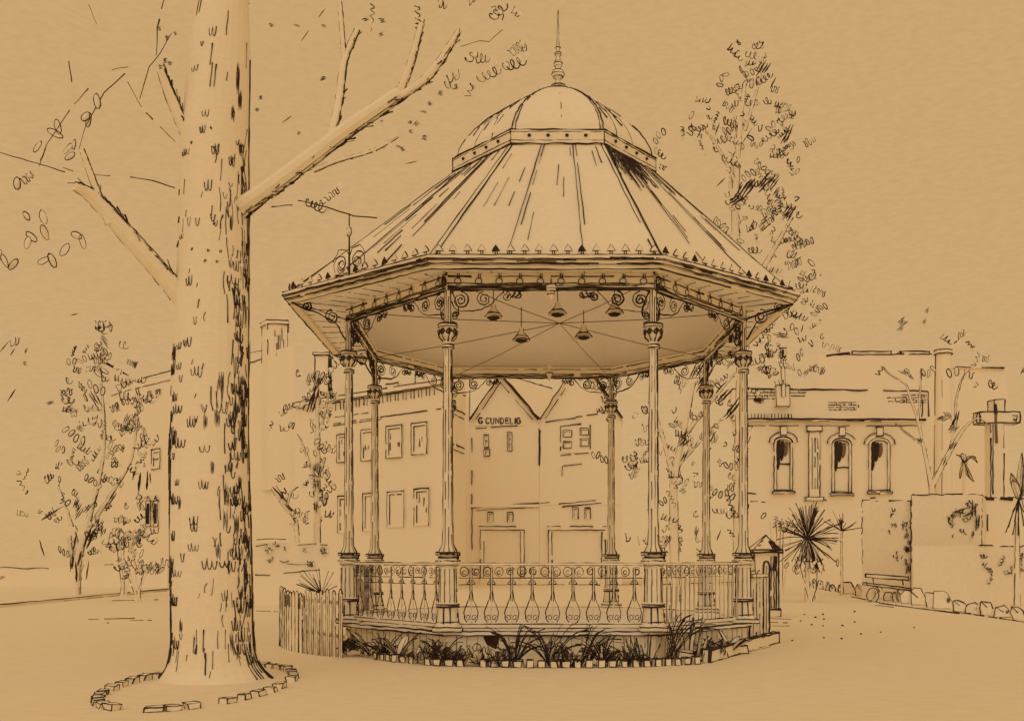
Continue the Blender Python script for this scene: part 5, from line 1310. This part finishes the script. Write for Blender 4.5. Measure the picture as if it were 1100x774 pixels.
# ---- right side: yucca, hedges, cross, bare tree, bench, rock border
g = V((P(867,600,36).x, 36, 0)); radial('yucca', g, P(0,578,36).z, 1.4, 84, pw(36,.85), 'large spiky yucca with blades radiating from a dark heart, right of the gate pier', leafw=.05)
g = V((P(904,600,42).x, 42, 0)); o = radial('grass_clump', g, P(0,570,42).z, .95, 17, pw(42,.75), 'fan of upright grass blades between the yucca and the tall hedge', core=False, lower=False, cat='plant')
for ob, (px, D, py, R_) in (): pass
g = V((P(1092,600,33).x, 33, 0)); o = thing('broad_leaved_plant', g, 'tall broad leaved plant cut by the right edge of the picture', 'plant'); mb = MB(); h = P(1092,560,33)
mb.tube([g, h], [.12,.08], 6, PA); mb.ink([g+V((-.1,-.05,0)), h+V((-.06,-.05,0))], pw(33,1.0), dash=.1); mb.ink([g+V((.1,-.05,0)), h+V((.06,-.05,0))], pw(33,1.0), dash=.1); mb.build('stem', o); mb = MB()
for (x,y) in ((1098,486),(1108,500),(1086,508),(1088,515),(1110,520),(1120,540),(1104,492)): blade(mb, P(1094,535,33), P(x,y,33+rnd.uniform(-.4,.4)), .05, .24, pw(33,1.0))
for (x,y) in ((1090,560),(1083,566),(1080,572),(1100,565),(1108,570),(1088,574),(1094,575),(1102,555)): mb.ink([P(1094,536,33), P((x+1094)/2,y-18,32.8), P(x,y,32.8)], pw(33,1.0), seg=.15)
mb.build('leaves', o)
g = V((P(1036,600,44).x, 44, 0)); o = thing('young_palm', g, 'young palm showing a star of curled leaves above the second hedge', 'plant'); mb = MB(); h = P(1036,497,44); mb.tube([g,h],[.12,.07],6,PA); mb.build('stem', o); mb = MB()
for (x,y,dr) in ((1027,488,.1),(1050,497,.25),(1031,514,.1),(1041,512,.05),(1046,517,-.1),(1034,487,.1),(1048,492,.2)): blade(mb, h, P(x,y,44+rnd.uniform(-.3,.3)), dr, .22, pw(44,.95))
smudge(mb, h, .4, .25, None, WASH); mb.build('leaves', o)
# clipped hedges
def hedge(px0, px1, ytop, D, dep, lab, dots, shade=()):
    x0, x1 = P(px0,600,D).x, P(px1,600,D).x; zt = P(0,ytop,D).z; c = V(((x0+x1)/2, D+dep/2, 0)); o = thing('clipped_hedge', c, lab, 'hedge'); wv = pw(D,1.0)
    sh_ = dep*.55
    p = [V((x0,D,0)),V((x1,D,0)),V((x1+sh_,D+dep,0)),V((x0+sh_,D+dep,0))]; q = [r_+Z*zt for r_ in p]; mb = MB(); mb.hexa(p+q, LEAF)
    mb.ink([q[0] if px0 != 981 else q[0].lerp(q[1],.42), q[1]], wv*1.1, dash=.25, wob=.8); px0 != 981 and mb.ink([q[0], p[0]+Z*zt*.35], wv*.9, dash=.25, wob=.8); mb.ink([q[1], p[1]+Z*zt*.1], wv*.9, dash=.3, wob=.8); mb.ink([q[1],q[2]], wv*.8, dash=.3); mb.ink([q[3],q[2]], wv*.7, dash=.4)
    for x, y, n in dots: scribble(mb, P(x,y,D-.03), n, 4.5*D/F, wv*.85, rnd.choice('wu3e'), fill=.3)
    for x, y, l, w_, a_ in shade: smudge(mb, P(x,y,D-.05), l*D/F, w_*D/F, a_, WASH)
    mb.build('foliage', o)
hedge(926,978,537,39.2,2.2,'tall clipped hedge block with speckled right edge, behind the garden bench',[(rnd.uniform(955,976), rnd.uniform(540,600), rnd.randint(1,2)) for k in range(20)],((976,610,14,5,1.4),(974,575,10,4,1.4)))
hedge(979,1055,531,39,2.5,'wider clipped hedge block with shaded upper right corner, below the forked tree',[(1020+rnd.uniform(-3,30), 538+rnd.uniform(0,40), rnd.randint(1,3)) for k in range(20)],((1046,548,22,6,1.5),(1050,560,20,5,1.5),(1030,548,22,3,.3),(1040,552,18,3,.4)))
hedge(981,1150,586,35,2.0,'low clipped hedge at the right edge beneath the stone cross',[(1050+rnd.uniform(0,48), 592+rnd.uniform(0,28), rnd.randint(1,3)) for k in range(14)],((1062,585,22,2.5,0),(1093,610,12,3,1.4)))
# stone cross on its tall base
D = 46; s_ = D/F; PX = lambda x, y, d: P(x-5, y, d); c = V((PX(1073,600,D).x, D, 0)); cr = thing('memorial_cross', c, 'square cut stone memorial cross standing on a tall plain base', 'cross'); wv = pw(D,1.1)
zb = PX(0,535,D).z; hw = 17*s_
mb = MB(); mb.hexa_ink(sq(c,hw,0)+sq(c,hw,zb), wv, skip=(0,1,2,3,6,10,11,8), dash=.2); mb.ink([PX(1064,536,D-hw-.03), PX(1073,536,D-hw-.03)], wv*2.2); mb.ink([PX(1079,535,D-hw-.03), PX(1092,536,D-hw-.03)], wv*2.4); mb.ink([PX(1066,552,D-hw-.03), PX(1066,570,D-hw-.03)], wv, dash=.2); mb.build('base', cr)
mb = MB(); def_ = lambda x0,x1,y0,y1,d0,d1: [V((PX(x0,0,D).x,d0,PX(0,y1,D).z)),V((PX(x1,0,D).x,d0,PX(0,y1,D).z)),V((PX(x1,0,D).x,d1,PX(0,y1,D).z)),V((PX(x0,0,D).x,d1,PX(0,y1,D).z)),V((PX(x0,0,D).x,d0,PX(0,y0,D).z)),V((PX(x1,0,D).x,d0,PX(0,y0,D).z)),V((PX(x1,0,D).x,d1,PX(0,y0,D).z)),V((PX(x0,0,D).x,d1,PX(0,y0,D).z))]
mb.hexa_ink(def_(1066,1080,455,535.2,D-.3,D+.3), wv, skip=(0,1,2,3,4,5,6,7,11), dash=.03)
mb.hexa_ink(def_(1069.5,1081,430,443,D-.3,D+.3), wv*1.3, skip=(0,1,2,3), dash=.0)
mb.ink([PX(1072,455,D-.32), PX(1071.5,530,D-.32)], wv*.9, dash=.04); mb.ink([PX(1075,440,D-.32), PX(1074.5,452,D-.32), PX(1075,475,D-.32)], pw(D,4.2), m=WASH, dots=0); mb.ink([PX(1074,434,D-.32), PX(1075,444,D-.32)], pw(D,3), m=INK)
mb.hexa_ink(def_(1054,1097,443,454.8,D-.31,D+.31), wv*1.2, skip=(), dash=.04)
mb.ink(ring(PX(1056,449,D-.33), V((1,0,0)), Z, 2.5*s_, 9, 6*s_), wv*.9, closed=True, seg=.08); mb.ink([PX(1093,446,D-.33), PX(1098,446,D-.33), PX(1097,452,D-.33), PX(1094,450,D-.33)], wv, seg=.08)
mb.build('cross', cr)
# bare forked tree
D = 43
scrub_tree('bare_tree', V((P(1001,600,D).x, D, 0)), 'bare forked tree with thin spreading limbs behind the clipped hedges', 'tree',
   [(1001,640,4.5),(1001,560,3.6),(1001,522,3)],
   [[(1001,526,2.6),(997,505,2.0),(992,480,1.6),(986,452,1.3),(977,425,1.0),(972,412,.8),(956,402,.6),(948,394,.5)],[(1001,524,2.8),(1012,500,2.4),(1024,478,2.4),(1034,462,1.6),(1044,452,.9),(1052,449,.6),(1061,455,.4)],[(986,452,1.0),(988,430,.8),(989,398,.5)],[(1020,487,1.5),(1026,455,1.2),(1027,430,1.0),(1032,410,.5),(1036,402,.4)],[(991,478,.9),(975,466,.6),(962,455,.4)],[(1001,520,1.2),(1005,508,.8),(1014,503,.4)]],
   [(947,393,2),(1011,360,3),(1030,362,3),(1037,368,3),(1050,378,3),(1055,385,2),(992,402,3),(1048,410,2),(1062,412,2),(1040,402,1),(1020,402,2),(975,400,1)],
   [(1013,449,14,6,.5),(1018,445,12,5,-.9),(1026,452,18,5,1.2),(1024,460,14,8,.9),(1028,447,16,4,1.3),(1024,478,14,5,1.0),(1015,494,14,3,1.2),(970,400,12,3,-.6),(978,404,10,3,-.9),(970,345,10,7,.5),(968,352,9,4,1.0),(993,345,8,3,1.2),(996,333,8,3,1.2),(989,472,6,4,1.4),(1099,398,12,3,1.2)], D, .8, 7.5, faint=0)
# hanging thin branch tip beside it handled in the limbs above

# bench
BD = 36; c = V((P(954,600,BD).x, BD, 0)); be = thing('garden_bench', c, 'two plank garden bench in front of the tall hedge on the right', 'bench'); wv = pw(BD,1.05); s_ = BD/F
def plank(x0,y0,x1,y1,h,d0,d1,name):
    a_, b_ = P(x0,y0,BD), P(x1,y1,BD); mb = MB(); p = [V((a_.x,BD+d0,a_.z-h)),V((b_.x,BD+d0,b_.z-h)),V((b_.x,BD+d1,b_.z-h)),V((a_.x,BD+d1,a_.z-h))]; q = [r_+Z*h for r_ in p]; mb.hexa_ink(p+q, wv, skip=(2,)); mb.build(name, be)
plank(933,616,979,619.5,.13,.25,.31,'backrest'); plank(929,625.5,976.5,631.5,.08,-.22,.22,'seat')
for x in (941,973):
    mb = MB(); a_, b_ = P(x,617,BD), P(x,628,BD); mb.tube([V((a_.x,BD+.33,a_.z)), V((b_.x,BD+.28,b_.z-.05)), V((b_.x+.05,BD+.3,0))], .035, 6, PA); mb.ink([V((a_.x,BD+.30,a_.z-.1)), V((b_.x,BD+.24,b_.z))], wv); mb.build('back_post', be)
for x in (936,968):
    mb = MB(); t = P(x,630,BD); cc = V((t.x,BD-.1,t.z*.45)); mb.tube(ring(cc, V((1,0,0)), Z, .22, 12, .26)+[ring(cc, V((1,0,0)), Z, .22, 12, .26)[0]], .035, 6, PA); mb.ink(ring(cc+V((0,-.04,0)), V((1,0,0)), Z, .23, 12, .27), wv, closed=True, seg=.1); mb.ink([V((t.x+.25,BD-.15,t.z-.1)), V((t.x-.1,BD-.15,0))], wv*.9); mb.build('leg', be)
# border of rocks running away to the left
def rock(px, py, D, wpx, hpx, lean):
    g_ = V((P(px,600,D).x, D, 0)); s_ = D/F; hw_, h = wpx*s_/2, hpx*s_; mb = MB(); K = 7; r_ = lambda v: v*rnd.uniform(.8,1.15)
    top = .55+rnd.uniform(0,.3); pr = [(-hw_,0),(-r_(hw_),h*.55),(-hw_*top,r_(h*.92)),(hw_*rnd.uniform(-.1,.3),h),(hw_*top,r_(h*.9)),(r_(hw_),h*.45),(hw_,0)]
    f_ = [V((x+lean*y,-hw_*.55*rnd.uniform(.8,1.1)+.25*y,y)) for x,y in pr]; b_ = [V((x*.8+lean*y,hw_*.7,y*.85)) for x,y in pr]; k = len(pr)
    mb.add(f_+b_, [tuple(range(k)), tuple(range(2*k-1,k-1,-1))]+[(i,(i+1)%k,(i+1)%k+k,i+k) for i in range(k)], PA)
    wv = pw(D,1.15); mb.ink(f_, wv, closed=False, seg=hw_*.4); 
    if rnd.random() < .6: mb.ink([f_[2]+V((0,-.02,0)), f_[2].lerp(f_[6],.45)+V((0,-.02,0))], wv*.7, m=THIN)
    mb.ink([f_[4], b_[4]], wv*.8); mb.ink([f_[0], f_[6]], wv*.7, dash=.15); mb.ink([b_[i] for i in (2,3,4)], wv*.8)
    if rnd.random() < .3: smudge(mb, f_[5].lerp(f_[1],.2)+V((0,-.03,0)), h*.4, hw_*.3, 1.3, INK)
    o = mb.build('border_rock', at=g_, local=True); o.rotation_euler = (0,0,rnd.uniform(-.25,.25))
    tag(o, ('upright slab like stone in the far part of the rock border' if px < 905 else 'rough stone in the border between the bench and the right edge' if px > 975 else 'rounded stone of the rock border in front of the bench'), 'rock', 'stones of the garden border, far part' if px < 905 else 'stones of the garden border, near part' if px > 975 else 'stones of the garden border, before the bench')
x = 843
while x < 1130:
    t = (x-843)/(1100-843); py = 624+ (666-624)*(t**.85); D = EYE*F/(py-HOR)
    wd_ = (4.5+rnd.uniform(-1,2)) if x < 905 else (9+rnd.uniform(-2,4) if x < 975 else 14+rnd.uniform(-4,6)); hh_ = rnd.uniform(7,11) if x < 905 else rnd.uniform(8,15) if x < 975 else rnd.uniform(13,20)
    if x > 1030: hh_ *= .72
    if rnd.random() > (.15 if x < 905 else .04): rock(x, py, D, wd_, hh_, rnd.uniform(-.15,.15))
    x += wd_*(1.3 if x < 905 else .98)
mb = MB()
for (x0,y0,x1,y1,ww) in ((836,623,868,627,1.8),(868,627,882,630,1.2),(880,632,930,640,1.0),(915,641,960,650,1.0),(945,648,1030,659,1.3),(1025,657,1100,668,1.2),(940,650,960,652,.8)):
    a_, b_ = G(x0,y0)+Z*.01, G(x1,y1)+Z*.01; mb.ink([a_, b_], pw(a_.y,ww), dash=.08, wob=.15)
tag(mb.build('border_edge_path'), None, kind='structure')
# loose pebbles on the gravel
for x, y in ((864,660),(876,663),(872,671),(885,665),(884,672),(860,667),(918,657),(918,668),(904,686),(885,685),(925,681),(946,679),(982,674),(851,688),(116,669),(58,621),(884,660),(905,672)):
    g_ = G(x,y); mb = MB(); r_ = pw(g_.y, rnd.uniform(1.0,1.6)); mb.lathe([(r_*.5,0),(r_,r_*.4),(r_*.7,r_*.9),(r_*.1,r_*1.1)], 6, (0,0,0), INK); o = mb.build('pebble', at=g_, local=True)
    tag(o, 'small dark pebble lying on the open sandy ground', 'pebble', 'pebbles on the sandy ground')
